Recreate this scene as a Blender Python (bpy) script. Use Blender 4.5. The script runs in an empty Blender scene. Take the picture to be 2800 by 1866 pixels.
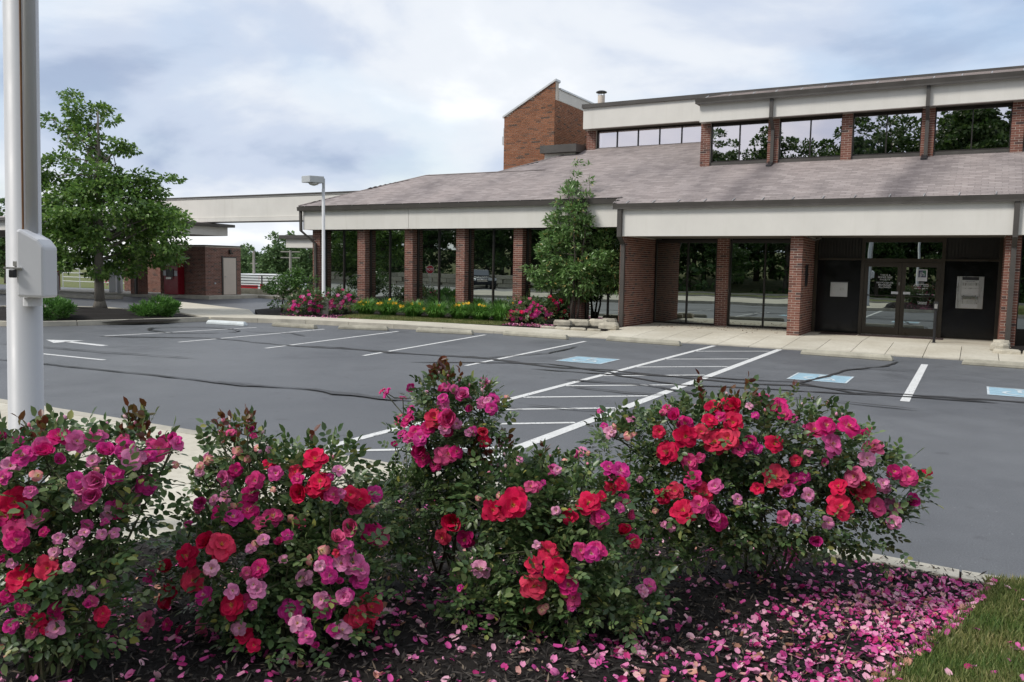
import bpy, math, random
import numpy as np
from mathutils import Vector, Matrix
random.seed(7); RNG = np.random.default_rng(7)
R = math.radians
scene = bpy.context.scene
col = scene.collection

# ------------------------------------------------------------------ camera
CAM_H = 1.9
YAW, PITCH, ROLL, FPX, PW, PH = R(29.237), R(-5.104), R(-.999), 2255.07, 2800, 1866
_f = Vector((-math.sin(YAW)*math.cos(PITCH), math.cos(YAW)*math.cos(PITCH), math.sin(PITCH)))
_r = Vector((math.cos(YAW), math.sin(YAW), 0)); _d = _f.cross(_r)
_c, _s = math.cos(ROLL), math.sin(ROLL)
CR, CD = _c*_r + _s*_d, -_s*_r + _c*_d
cam_data = bpy.data.cameras.new('camera'); cam = bpy.data.objects.new('camera', cam_data); col.objects.link(cam)
cam_data.sensor_width = 36; cam_data.lens = FPX/PW*36; cam_data.clip_start = .05; cam_data.clip_end = 2000
cam.matrix_world = Matrix.Translation((0, 0, CAM_H)) @ Matrix((CR, -CD, -_f)).transposed().to_4x4()
scene.camera = cam
K = PW/2353
def at_depth(x, y, D):                     # photo pixel (2353 wide) at a depth in metres
    return Vector((0, 0, CAM_H)) + D*(_f + ((x*K-PW/2)/FPX)*CR + ((y*K-PH/2)/FPX)*CD)
def on_z(x, y, z=0.):
    d = _f + ((x*K-PW/2)/FPX)*CR + ((y*K-PH/2)/FPX)*CD
    return Vector((0, 0, CAM_H)) + d*((z-CAM_H)/d.z)
def depth_of(p): return (Vector(p)-Vector((0, 0, CAM_H))).dot(_f)

# ------------------------------------------------------------------ sky, sun, exposure
SUN_AZ, SUN_EL = R(220), R(46)             # clockwise from +Y
world = bpy.data.worlds.new('World'); scene.world = world; world.use_nodes = True
nt = world.node_tree; nt.nodes.clear()
def wn(t, **kw):
    n = nt.nodes.new(t)
    for k, v in kw.items(): setattr(n, k, v)
    return n
sky = wn('ShaderNodeTexSky', sky_type='NISHITA', sun_disc=False, sun_elevation=SUN_EL, sun_rotation=SUN_AZ)
sky.air_density = 1.2; sky.dust_density = 1.6
tc = wn('ShaderNodeTexCoord'); sep = wn('ShaderNodeSeparateXYZ'); nt.links.new(tc.outputs['Generated'], sep.inputs[0])
mx = wn('ShaderNodeMath', operation='MAXIMUM'); nt.links.new(sep.outputs[2], mx.inputs[0]); mx.inputs[1].default_value = 0
az = wn('ShaderNodeMath', operation='ADD'); nt.links.new(mx.outputs[0], az.inputs[0]); az.inputs[1].default_value = .32
comb = wn('ShaderNodeCombineXYZ')
for i in (0, 1):
    dv = wn('ShaderNodeMath', operation='DIVIDE'); nt.links.new(sep.outputs[i], dv.inputs[0]); nt.links.new(az.outputs[0], dv.inputs[1])
    nt.links.new(dv.outputs[0], comb.inputs[i])
def wnoise(scale, detail, rough, off, dist=0.):
    mp = wn('ShaderNodeMapping'); mp.inputs['Location'].default_value = off
    nt.links.new(comb.outputs[0], mp.inputs[0])
    n = wn('ShaderNodeTexNoise'); n.inputs['Scale'].default_value = scale; n.inputs['Detail'].default_value = detail
    n.inputs['Roughness'].default_value = rough; n.inputs['Distortion'].default_value = dist
    nt.links.new(mp.outputs[0], n.inputs['Vector']); return n.outputs['Fac']
def wramp(fac, stops):
    r = wn('ShaderNodeValToRGB'); nt.links.new(fac, r.inputs[0]); e = r.color_ramp
    e.interpolation = 'EASE'
    while len(e.elements) < len(stops): e.elements.new(.5)
    for el, (p, c) in zip(e.elements, stops): el.position = p; el.color = (*c, 1)
    return r.outputs[0]
CLOUD_A, CLOUD_B = (3.854, 7.580, 3.555), (8.3, 2.2, 0)
tone = wramp(wnoise(1.35, 9, .5, CLOUD_A, .25), [(.33, (.205, .25, .34)), (.43, (.315, .355, .43)), (.53, (.43, .452, .485)), (.68, (.63, .63, .63))])
mask = wramp(wnoise(1.1, 8, .5, CLOUD_B, .3), [(.36, (.6, .6, .6)), (.52, (1, 1, 1))])
skys = wn('ShaderNodeMix', data_type='RGBA', blend_type='MULTIPLY'); skys.inputs[0].default_value = 1
nt.links.new(sky.outputs[0], skys.inputs[6]); skys.inputs[7].default_value = (.10, .10, .10, 1)
mixc = wn('ShaderNodeMix', data_type='RGBA'); nt.links.new(mask, mixc.inputs[0])
nt.links.new(skys.outputs[2], mixc.inputs[6]); nt.links.new(tone, mixc.inputs[7])
bg = wn('ShaderNodeBackground'); bg.inputs[1].default_value = 1.0; nt.links.new(mixc.outputs[2], bg.inputs[0])
wo = wn('ShaderNodeOutputWorld'); nt.links.new(bg.outputs[0], wo.inputs[0])
sun_d = bpy.data.lights.new('sun', 'SUN'); sun_d.energy = 1.5; sun_d.angle = R(14); sun_d.color = (1, .96, .9)
sun = bpy.data.objects.new('sun', sun_d); col.objects.link(sun)
sdir = Vector((math.sin(SUN_AZ)*math.cos(SUN_EL), math.cos(SUN_AZ)*math.cos(SUN_EL), math.sin(SUN_EL)))
sun.rotation_euler = sdir.to_track_quat('Z', 'Y').to_euler(); sun.location = (0, 0, 40)
vs = scene.view_settings; vs.view_transform = 'Standard'; vs.look = 'None'; vs.gamma = 1; vs.exposure = 1.0; vs.use_curve_mapping = False
scene.cycles.max_bounces = 8; scene.cycles.transparent_max_bounces = 12

# ------------------------------------------------------------------ materials
MATS = {}
def new_mat(name):
    m = bpy.data.materials.new(name); m.use_nodes = True; m.node_tree.nodes.clear(); MATS[name] = m; return m
def nd(m, t, **kw):
    n = m.node_tree.nodes.new(t)
    for k, v in kw.items(): setattr(n, k, v)
    return n
def lk(m, a, b): m.node_tree.links.new(a, b)
def mnoise(m, scale, detail=4, rough=.55, coord='Object', stretch=None):
    t = nd(m, 'ShaderNodeTexCoord'); out = t.outputs[coord]
    if stretch:
        mp = nd(m, 'ShaderNodeMapping'); mp.inputs['Scale'].default_value = stretch; lk(m, out, mp.inputs[0]); out = mp.outputs[0]
    n = nd(m, 'ShaderNodeTexNoise'); n.inputs['Scale'].default_value = scale; n.inputs['Detail'].default_value = detail
    n.inputs['Roughness'].default_value = rough; lk(m, out, n.inputs['Vector']); return n.outputs['Fac']
def mramp(m, fac, stops, interp='LINEAR'):
    r = nd(m, 'ShaderNodeValToRGB'); lk(m, fac, r.inputs[0]); e = r.color_ramp; e.interpolation = interp
    while len(e.elements) < len(stops): e.elements.new(.5)
    for el, (p, c) in zip(e.elements, stops):
        el.position = p; el.color = (*c, 1) if len(c) == 3 else c
    return r.outputs[0]
def mmix(m, fac, a, b, mode='MIX'):
    x = nd(m, 'ShaderNodeMix', data_type='RGBA', blend_type=mode)
    for i, v in ((0, fac), (6, a), (7, b)):
        if isinstance(v, (int, float)): x.inputs[i].default_value = v
        elif isinstance(v, tuple): x.inputs[i].default_value = (*v, 1)
        else: lk(m, v, x.inputs[i])
    return x.outputs[2]
def mrand(m):
    g = nd(m, 'ShaderNodeNewGeometry'); o = nd(m, 'ShaderNodeObjectInfo')
    a = nd(m, 'ShaderNodeMath', operation='ADD'); lk(m, g.outputs['Random Per Island'], a.inputs[0]); lk(m, o.outputs['Random'], a.inputs[1])
    b = nd(m, 'ShaderNodeMath', operation='FRACT'); lk(m, a.outputs[0], b.inputs[0]); return b.outputs[0]
def finish(m, color, rough=.7, metal=0., bump=None, bdist=.01, bstr=.5, spec=.5, coat=0., transl=None):
    p = nd(m, 'ShaderNodeBsdfPrincipled')
    if isinstance(color, tuple): p.inputs['Base Color'].default_value = (*color, 1)
    else: lk(m, color, p.inputs['Base Color'])
    if isinstance(rough, (int, float)): p.inputs['Roughness'].default_value = rough
    else: lk(m, rough, p.inputs['Roughness'])
    p.inputs['Metallic'].default_value = metal; p.inputs['Specular IOR Level'].default_value = spec; p.inputs['Coat Weight'].default_value = coat
    if bump is not None:
        b = nd(m, 'ShaderNodeBump'); b.inputs['Distance'].default_value = bdist; b.inputs['Strength'].default_value = bstr
        lk(m, bump, b.inputs['Height']); lk(m, b.outputs[0], p.inputs['Normal'])
    sh = p.outputs[0]
    if transl:
        t = nd(m, 'ShaderNodeBsdfTranslucent')
        if isinstance(color, tuple): t.inputs[0].default_value = (*color, 1)
        else: lk(m, color, t.inputs[0])
        mxs = nd(m, 'ShaderNodeMixShader'); mxs.inputs[0].default_value = transl; lk(m, sh, mxs.inputs[1]); lk(m, t.outputs[0], mxs.inputs[2]); sh = mxs.outputs[0]
    o = nd(m, 'ShaderNodeOutputMaterial'); lk(m, sh, o.inputs[0]); return m
def plain(name, c, rough=.6, metal=0., var=.25, scale=3., fine=60., bstr=.15, spec=.5, rnd=0., coat=0., stretch=None, grain=.6):
    """one-colour surface with blotches, fine grain and optional per-piece variation"""
    m = new_mat(name)
    n1 = mnoise(m, scale, 5, .6, stretch=stretch); n2 = mnoise(m, fine, 3)
    v = mramp(m, n1, [(.25, (1-var,)*3), (.75, (1+var*.6,)*3)])
    cc = mmix(m, 1., c, v, 'MULTIPLY')
    cc = mmix(m, grain, cc, mramp(m, n2, [(.3, (.85,)*3), (.7, (1.12,)*3)]), 'MULTIPLY')
    if rnd: cc = mmix(m, 1., cc, mramp(m, mrand(m), [(0, (1-rnd,)*3), (1, (1+rnd,)*3)]), 'MULTIPLY')
    rr = mramp(m, n1, [(.3, (max(rough-.1, .02),)*3), (.7, (min(rough+.1, 1),)*3)])
    return finish(m, cc, rr, metal, n2, .004, bstr, spec, coat)
def leafmat(name, stops, rough=.45, transl=.3, spec=.4):
    m = new_mat(name); c = mramp(m, mrand(m), stops)
    c = mmix(m, .7, c, mramp(m, mnoise(m, 1.3, 3), [(.3, (.75,)*3), (.7, (1.2,)*3)]), 'MULTIPLY')
    return finish(m, c, rough, spec=spec, transl=transl)

m = new_mat('asphalt')
big = mnoise(m, .16, 5, .55); mid = mnoise(m, 1.4, 5, .65); fine = mnoise(m, 90, 4, .7); vor = mnoise(m, 260, 2)
c = mramp(m, big, [(.3, (.086, .090, .097)), (.7, (.142, .147, .153))])
c = mmix(m, .8, c, mramp(m, mid, [(.3, (.84,)*3), (.7, (1.14,)*3)]), 'MULTIPLY')
c = mmix(m, 1., c, mramp(m, fine, [(.35, (.72,)*3), (.55, (1,)*3), (.72, (1.6,)*3)]), 'MULTIPLY')
c = mmix(m, 1., c, mramp(m, mnoise(m, .55, 3, .5), [(.60, (1, 1, 1)), (.72, (.80, .80, .81))]), 'MULTIPLY')
c = mmix(m, 1., c, mramp(m, mnoise(m, 3.2, 2, .5), [(.66, (1, 1, 1)), (.74, (.78, .77, .77))]), 'MULTIPLY')
c = mmix(m, 1., c, mramp(m, mnoise(m, 34, 1, .4), [(.76, (1, 1, 1)), (.79, (2.4, 2.4, 2.3))]), 'MULTIPLY')
finish(m, c, mramp(m, mid, [(.3, (.5,)*3), (.7, (.66,)*3)]), bump=fine, bdist=.006, bstr=.5, spec=.5)

m = new_mat('concrete')
n1 = mnoise(m, .8, 6, .6); n2 = mnoise(m, 12, 5, .6); n3 = mnoise(m, 140, 3)
c = mramp(m, n1, [(.3, (.46, .42, .335)), (.7, (.58, .545, .455))])
c = mmix(m, .7, c, mramp(m, n2, [(.28, (.80, .79, .77)), (.5, (1, 1, 1)), (.75, (1.08,)*3)]), 'MULTIPLY')
c = mmix(m, .5, c, mramp(m, n3, [(.3, (.8,)*3), (.7, (1.15,)*3)]), 'MULTIPLY')
c = mmix(m, 1., c, mramp(m, mrand(m), [(0, (.93, .93, .93)), (1, (1.05, 1.05, 1.05))]), 'MULTIPLY')
finish(m, c, .85, bump=n3, bdist=.003, bstr=.4, spec=.3)
plain('kerb_concrete', (.44, .41, .34), .85, var=.3, scale=2.2, rnd=.08, spec=.3)
plain('old_concrete', (.36, .34, .275), .88, var=.35, scale=3.5, rnd=.1, spec=.3)
plain('white_stop', (.62, .66, .66), .7, var=.2, scale=4)
plain('joint_dirt', (.10, .09, .07), .95, var=.3)
plain('mortar', (.60, .54, .46), .95, var=.25, spec=.2)
def brickmat(name, stops):
    m = new_mat(name); c = mramp(m, mrand(m), stops)
    n = mnoise(m, 30, 4); c = mmix(m, .8, c, mramp(m, n, [(.3, (.75,)*3), (.7, (1.2,)*3)]), 'MULTIPLY')
    c = mmix(m, .8, c, mramp(m, mnoise(m, .9, 4), [(.3, (.82,)*3), (.7, (1.15,)*3)]), 'MULTIPLY')
    finish(m, c, .85, bump=n, bdist=.004, bstr=.5, spec=.25)
brickmat('brick', [(0, (.135, .058, .044)), (.3, (.185, .080, .060)), (.6, (.22, .098, .072)), (.86, (.20, .090, .066)), (.95, (.085, .05, .045)), (1, (.07, .045, .042))])
brickmat('brick_tower', [(0, (.20, .085, .045)), (.4, (.25, .105, .055)), (.75, (.28, .125, .068)), (.92, (.14, .075, .05)), (1, (.09, .06, .045))])
m = new_mat('cream_stucco')
c = mmix(m, 1., (.645, .625, .58), mramp(m, mnoise(m, .9, 5), [(.3, (.94, .94, .94)), (.7, (1.04, 1.04, 1.04))]), 'MULTIPLY')
c = mmix(m, .9, c, mramp(m, mnoise(m, 1.0, 4, .6, stretch=(5, 5, .35)), [(.28, (.945, .94, .93)), (.46, (1, 1, 1))]), 'MULTIPLY')
g = mnoise(m, 110, 2); finish(m, mmix(m, .5, c, mramp(m, g, [(.3, (.93,)*3), (.7, (1.05,)*3)]), 'MULTIPLY'), .9, bump=g, bdist=.003, bstr=.3, spec=.2)
plain('beige_paint', (.60, .52, .44), .6, var=.06)
plain('brown_metal', (.070, .063, .056), .42, var=.15, scale=2)
plain('bronze_frame', (.022, .017, .013), .38, var=.15)
plain('door_bronze', (.042, .032, .020), .36, var=.15)
plain('dark_panel', (.006, .006, .007), .16, var=.2, spec=.35)
plain('ribbed_panel', (.020, .018, .015), .6)
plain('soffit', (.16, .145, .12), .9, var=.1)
m = new_mat('shingle')
c = mramp(m, mrand(m), [(0, (.235, .205, .197)), (.5, (.285, .248, .238)), (1, (.335, .295, .283))])
c = mmix(m, .9, c, mramp(m, mnoise(m, .55, 5, .55, stretch=(1.3, .45, .45)), [(.32, (.72, .72, .74)), (.5, (1, 1, 1)), (.72, (1.13, 1.11, 1.1))]), 'MULTIPLY')
sx = nd(m, 'ShaderNodeTexCoord'); sp_ = nd(m, 'ShaderNodeSeparateXYZ'); lk(m, sx.outputs['Object'], sp_.inputs[0])
# drip stains running down the slope from the two upper downspouts: wear with a shape of its own
for x0 in (3.45, 7.85):
    wob = nd(m, 'ShaderNodeMath', operation='MULTIPLY_ADD'); lk(m, mnoise(m, .8, 2), wob.inputs[0]); wob.inputs[1].default_value = .7; lk(m, sp_.outputs[0], wob.inputs[2])
    sh_ = nd(m, 'ShaderNodeMath', operation='MULTIPLY_ADD'); lk(m, sp_.outputs[1], sh_.inputs[0]); sh_.inputs[1].default_value = -.12; sh_.inputs[2].default_value = 2.5*.12-.35-x0
    d_ = nd(m, 'ShaderNodeMath', operation='ADD'); lk(m, wob.outputs[0], d_.inputs[0]); lk(m, sh_.outputs[0], d_.inputs[1])
    a_ = nd(m, 'ShaderNodeMath', operation='ABSOLUTE'); lk(m, d_.outputs[0], a_.inputs[0])
    gate = nd(m, 'ShaderNodeMath', operation='GREATER_THAN'); lk(m, sp_.outputs[2], gate.inputs[0]); gate.inputs[1].default_value = 6.2
    a2 = nd(m, 'ShaderNodeMath', operation='ADD'); lk(m, a_.outputs[0], a2.inputs[0]); lk(m, gate.outputs[0], a2.inputs[1])
    c = mmix(m, 1., c, mramp(m, a2.outputs[0], [(.02, (.66, .66, .68)), (.62, (1, 1, 1))], 'EASE'), 'MULTIPLY')
g = mnoise(m, 160, 2); c = mmix(m, .6, c, mramp(m, g, [(.3, (.75,)*3), (.7, (1.25,)*3)]), 'MULTIPLY')
finish(m, c, .95, bump=g, bdist=.003, bstr=.4, spec=.15)
plain('galvanised', (.55, .55, .54), .4, .7, var=.15)
plain('pole_paint', (.52, .525, .53), .5, var=.08, scale=1.5, stretch=(1, 1, .3))
plain('pole_white', (.43, .435, .445), .48, grain=.08, bstr=.03, var=.07, scale=1.2)
plain('white_plastic', (.54, .545, .56), .42, grain=.08, bstr=.03, var=.05, scale=2)
plain('lamp_grey', (.45, .47, .48), .4, var=.08)
plain('lens_plastic', (.5, .5, .48), .2)
plain('rust_wire', (.20, .10, .045), .8, var=.4, scale=9)
m = new_mat('white_paint')
w1 = mnoise(m, 2.2, 5, .65); w2 = mnoise(m, 26, 4, .7)
c = mramp(m, w1, [(.3, (.52, .52, .50)), (.7, (.70, .70, .68))]); mul = nd(m, 'ShaderNodeMath', operation='MULTIPLY_ADD'); lk(m, w1, mul.inputs[0]); mul.inputs[1].default_value = .55; lk(m, w2, mul.inputs[2])
c = mmix(m, mramp(m, mul.outputs[0], [(.86, (0, 0, 0)), (.93, (.85, .85, .85))]), c, (.115, .118, .122)); finish(m, c, .8, bump=w2, bdist=.002, bstr=.3, spec=.3)
plain('blue_paint', (.29, .44, .52), .75, var=.25, scale=6, fine=40)
plain('faded_white', (.52, .58, .60), .75, var=.3, scale=7)
plain('tar', (.030, .029, .029), .42, var=.3, scale=5, spec=.5)
plain('sign_red', (.38, .012, .02), .4, var=.12)
plain('atm_red', (.26, .008, .02), .35, var=.15)
plain('sign_white', (.75, .75, .74), .45, var=.05)
plain('sticker_white', (.62, .63, .65), .5, var=.05)
plain('logo_navy', (.02, .025, .09), .5, var=.1)
plain('logo_green', (.03, .12, .07), .5, var=.1)
plain('lettering', (.72, .73, .74), .5, var=.04)
plain('stainless', (.50, .49, .46), .32, .75, var=.15, scale=4, stretch=(6, 6, .6))
plain('steel_white', (.55, .55, .53), .4, .2, var=.08)
plain('black_plastic', (.012, .012, .013), .4, var=.2)
plain('black_metal', (.015, .015, .017), .4, var=.2)
plain('doormat', (.05, .03, .028), .95, var=.4, scale=8)
plain('limestone', (.42, .385, .31), .9, var=.35, scale=5, fine=35, bstr=.5, rnd=.2)
plain('bark', (.17, .15, .125), .9, var=.35, scale=7, fine=45, bstr=.7, stretch=(3, 3, .6))
plain('bark_dark', (.075, .06, .048), .9, var=.35, scale=7, fine=45, bstr=.7)
plain('cane', (.055, .06, .025), .7, var=.5, scale=12)
plain('mulch', (.016, .0135, .012), .95, var=.5, scale=9, fine=120, bstr=.9, spec=.2)
m = new_mat('mulch_chip'); c = mramp(m, mrand(m), [(0, (.010, .009, .008)), (.5, (.030, .026, .023)), (.85, (.075, .064, .055)), (1, (.20, .155, .11))]); finish(m, c, .85, spec=.3)
m = new_mat('turf_soil')
c = mramp(m, mnoise(m, 2.2, 6, .65), [(.3, (.055, .085, .025)), (.52, (.13, .145, .055)), (.72, (.23, .205, .10))]); finish(m, c, .95, bump=mnoise(m, 60, 4), bdist=.02, bstr=.8, spec=.15)
m = new_mat('grass_blade')
pn = mnoise(m, 1.9, 4, .6); dry = mramp(m, mrand(m), [(0, (.10, .13, .035)), (.45, (.19, .20, .065)), (.8, (.30, .275, .11)), (1, (.45, .38, .20))])
wet = mramp(m, mrand(m), [(0, (.05, .10, .02)), (.6, (.10, .17, .04)), (1, (.19, .24, .07))])
finish(m, mmix(m, mramp(m, pn, [(.38, (0, 0, 0)), (.6, (1, 1, 1))]), wet, dry), .55, spec=.3, transl=.3)
leafmat('leaf_maple', [(0, (0.061, 0.130, 0.028)), (.5, (0.118, 0.222, 0.046)), (.85, (0.182, 0.301, 0.063)), (1, (0.259, 0.381, 0.091))], .42, .32)
leafmat('leaf_magnolia', [(0, (0.068, 0.144, 0.037)), (.45, (0.135, 0.250, 0.068)), (.82, (0.212, 0.340, 0.113)), (.95, (0.303, 0.424, 0.182)), (1, (0.574, 0.363, 0.121))], .32, .28, .6)
leafmat('leaf_shrub', [(0, (0.040, 0.098, 0.017)), (.6, (0.081, 0.178, 0.034)), (1, (0.161, 0.287, 0.069))], .4, .3)
leafmat('leaf_juniper', [(0, (0.039, 0.110, 0.018)), (.6, (0.083, 0.209, 0.033)), (1, (0.154, 0.319, 0.066))], .6, .3)
leafmat('leaf_rose', [(0, (0.039, 0.080, 0.026)), (.45, (0.082, 0.144, 0.049)), (.8, (0.148, 0.208, 0.079)), (.95, (0.195, 0.248, 0.095)), (1, (0.333, 0.320, 0.068))], .36, .22, .5)
leafmat('leaf_new', [(0, (.10, .022, .018)), (.5, (.16, .05, .022)), (1, (.14, .12, .03))], .3, .35, .5)
leafmat('leaf_far', [(0, (0.058, 0.113, 0.042)), (.5, (0.101, 0.178, 0.062)), (1, (0.166, 0.255, 0.094))], .6, .25)
leafmat('leaf_woods', [(0, (.022, .052, .012)), (.5, (.05, .105, .022)), (.85, (.085, .15, .035)), (1, (.13, .20, .06))], .5, .3)
leafmat('leaf_spruce', [(0, (.05, .075, .08)), (1, (.15, .19, .21))], .6, .1)
leafmat('leaf_lily', [(0, (0.057, 0.155, 0.030)), (.6, (0.122, 0.285, 0.053)), (1, (0.227, 0.423, 0.090))], .4, .3)
leafmat('leaf_dead', [(0, (.10, .05, .03)), (1, (.25, .13, .08))], .8, .1)
leafmat('sepal', [(0, (.24, .21, .09)), (1, (.5, .44, .26))], .6, .3)
leafmat('petal_litter', [(0, (.50, .02, .16)), (.3, (.64, .08, .34)), (.58, (.76, .26, .46)), (.8, (.86, .52, .60)), (.9, (.62, .30, .22)), (1, (.26, .12, .06))], .6, .2)
PET = {'r': ((.72, .007, .075), (.84, .13, .18)), 'k': ((.66, .012, .18), (.88, .32, .42)), 'm': ((.68, .03, .27), (.90, .45, .60)),
       'l': ((.78, .26, .46), (.90, .62, .62)), 'p': ((.84, .30, .30), (.90, .62, .38))}
for k, (c1, c2) in PET.items():
    m = new_mat('rose_petal_'+k)
    a = nd(m, 'ShaderNodeAttribute', attribute_name='grad')
    c = mmix(m, mramp(m, a.outputs['Fac'], [(.12, (1, 1, 1)), (.42, (.06, .06, .06)), (.85, (0, 0, 0)), (1, (.16, .16, .16))]), c1, c2)
    oi = nd(m, 'ShaderNodeObjectInfo'); c = mmix(m, mramp(m, oi.outputs['Random'], [(.45, (0, 0, 0)), (1, (.42, .42, .42))]), c, c2)
    c = mmix(m, .85, c, mramp(m, mrand(m), [(0, (.66, .66, .72)), (1, (1.14, 1.14, 1.2))]), 'MULTIPLY')
    vein = mnoise(m, 9, 3, .6, stretch=(1, 1, 1)); c = mmix(m, .7, c, mramp(m, vein, [(.3, (.8, .74, .78)), (.7, (1.1, 1.12, 1.12))]), 'MULTIPLY')
    c = mmix(m, mramp(m, mnoise(m, 2.2, 2), [(.66, (0, 0, 0)), (.8, (.5, .5, .5))]), c, (.45, .20, .12))
    finish(m, c, .62, spec=.15, transl=.3)
plain('stamen', (.75, .48, .06), .7, var=.2)
plain('lily_petal', (.85, .52, .02), .5, var=.12)
plain('lily_eye', (.35, .06, .02), .5)
def glassmat(name, refl, tint, through=None, wav=.0016):
    m = new_mat(name)
    g = nd(m, 'ShaderNodeBsdfGlossy'); g.inputs[0].default_value = (*tint, 1); g.inputs['Roughness'].default_value = .0
    b = nd(m, 'ShaderNodeBump'); b.inputs['Distance'].default_value = wav; b.inputs['Strength'].default_value = .5; lk(m, mnoise(m, 1.1, 1), b.inputs['Height']); lk(m, b.outputs[0], g.inputs['Normal'])
    if through:
        d = nd(m, 'ShaderNodeBsdfTransparent'); d.inputs[0].default_value = (*through, 1)
    else:
        d = nd(m, 'ShaderNodeBsdfDiffuse'); d.inputs[0].default_value = (.003, .0035, .0035, 1)
    x = nd(m, 'ShaderNodeMixShader'); x.inputs[0].default_value = refl; lk(m, d.outputs[0], x.inputs[1]); lk(m, g.outputs[0], x.inputs[2])
    o = nd(m, 'ShaderNodeOutputMaterial'); lk(m, x.outputs[0], o.inputs[0])
glassmat('tinted_glass', .42, (.93, 1, .95))
glassmat('upper_glass', .72, (1, .93, .96), (.45, .5, .48))
glassmat('door_glass', .42, (.93, 1, .95))
glassmat('car_glass', .25, (1, 1, 1))
plain('car_paint', (.012, .014, .022), .2, .3, var=.1, coat=.8)
plain('tyre', (.012, .012, .012), .8)
plain('chrome', (.7, .7, .72), .12, 1., var=.05)
plain('headlight', (.75, .78, .8), .1, .3)
plain('truck_white', (.72, .73, .74), .5, var=.08, scale=.5)
plain('blind', (.38, .42, .40), .7, var=.1)
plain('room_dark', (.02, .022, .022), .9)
plain('wood_pole', (.26, .24, .21), .9, var=.3)

# ------------------------------------------------------------------ mesh helpers
class MB:
    def __init__(s): s.v = []; s.f = []; s.mi = []; s.cur = 0; s.smooth = False
    def quad(s, *ps):
        i = len(s.v); s.v += [tuple(p) for p in ps]; s.f.append(tuple(range(i, i+len(ps)))); s.mi.append(s.cur); return s
    def box(s, x0, x1, y0, y1, z0, z1): return s.hexa([(x0, y0, z0), (x1, y0, z0), (x1, y1, z0), (x0, y1, z0)], [(x0, y0, z1), (x1, y0, z1), (x1, y1, z1), (x0, y1, z1)])
    def hexa(s, bot, top):
        i = len(s.v); n = len(bot); s.v += [tuple(p) for p in bot] + [tuple(p) for p in top]
        s.f.append(tuple(range(i+n-1, i-1, -1))); s.f.append(tuple(range(i+n, i+2*n)))
        for k in range(n): s.f.append((i+k, i+(k+1) % n, i+n+(k+1) % n, i+n+k))
        s.mi += [s.cur]*(n+2); return s
    def prism(s, poly, z0, z1): return s.hexa([(x, y, z0) for x, y in poly], [(x, y, z1) for x, y in poly])
    def extrude(s, poly, axis, a, b):
        def P(u, w, t): return {'x': (t, u, w), 'y': (u, t, w)}[axis]
        return s.hexa([P(u, w, a) for u, w in poly], [P(u, w, b) for u, w in poly])
    def tube(s, pts, rad, n=8, cap=True):
        pts = [Vector(p) for p in pts]
        if not isinstance(rad, (list, tuple)): rad = [rad]*len(pts)
        i0 = len(s.v); prev = None
        for k, p in enumerate(pts):
            t = (pts[min(k+1, len(pts)-1)] - pts[max(k-1, 0)]); t = t.normalized() if t.length > 1e-9 else Vector((0, 0, 1))
            if prev is None: a = t.orthogonal().normalized()
            else:
                a = prev - t*prev.dot(t); a = a.normalized() if a.length > 1e-6 else t.orthogonal().normalized()
            prev = a; b = t.cross(a)
            for j in range(n):
                an = 2*math.pi*j/n; s.v.append(tuple(p + (a*math.cos(an)+b*math.sin(an))*rad[k]))
        for k in range(len(pts)-1):
            for j in range(n):
                s.f.append((i0+k*n+j, i0+k*n+(j+1) % n, i0+(k+1)*n+(j+1) % n, i0+(k+1)*n+j)); s.mi.append(s.cur)
        if cap:
            s.f.append(tuple(i0+j for j in range(n-1, -1, -1))); s.f.append(tuple(i0+(len(pts)-1)*n+j for j in range(n))); s.mi += [s.cur]*2
        return s
    def lathe(s, prof, c=(0, 0, 0), n=16):
        i0 = len(s.v)
        for r, z in prof:
            for j in range(n):
                a = 2*math.pi*j/n; s.v.append((c[0]+r*math.cos(a), c[1]+r*math.sin(a), c[2]+z))
        for k in range(len(prof)-1):
            for j in range(n):
                s.f.append((i0+k*n+j, i0+k*n+(j+1) % n, i0+(k+1)*n+(j+1) % n, i0+(k+1)*n+j)); s.mi.append(s.cur)
        s.f.append(tuple(i0+j for j in range(n-1, -1, -1))); s.f.append(tuple(i0+(len(prof)-1)*n+j for j in range(n))); s.mi += [s.cur]*2
        return s
    def mesh(s, name, mats, org=(0, 0, 0), smooth=False):
        me = bpy.data.meshes.new(name); ox, oy, oz = org
        me.from_pydata([(x-ox, y-oy, z-oz) for x, y, z in s.v], [], s.f)
        for mm in (mats if isinstance(mats, (list, tuple)) else [mats]): me.materials.append(MATS[mm])
        if any(s.mi): me.polygons.foreach_set('material_index', s.mi)
        if smooth: me.polygons.foreach_set('use_smooth', [True]*len(me.polygons))
        me.update(); return me
    def build(s, name, mats, parent=None, smooth=False, bevel=0.):
        org = root_loc(parent)
        o = bpy.data.objects.new(name, s.mesh(name, mats, org, smooth)); col.objects.link(o)
        if parent: o.parent = parent
        if bevel:
            b = o.modifiers.new('bevel', 'BEVEL'); b.width = bevel; b.segments = 2; b.limit_method = 'ANGLE'
        return o
def root_loc(p):
    if p is None: return (0, 0, 0)
    while p.parent: p = p.parent
    return tuple(p.location)
def tag(o, label=None, cat=None, group=None, kind=None):
    if label: o['label'] = label
    if cat: o['category'] = cat
    if group: o['group'] = group
    if kind: o['kind'] = kind
    return o
def thing(name, label, cat, loc=(0, 0, 0), group=None):
    o = bpy.data.objects.new(name, None); o.location = loc; o.empty_display_size = .2; col.objects.link(o); return tag(o, label, cat, group)
def struct(mb, name, mats, **kw): return tag(mb.build(name, mats, **kw), kind='structure')
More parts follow.
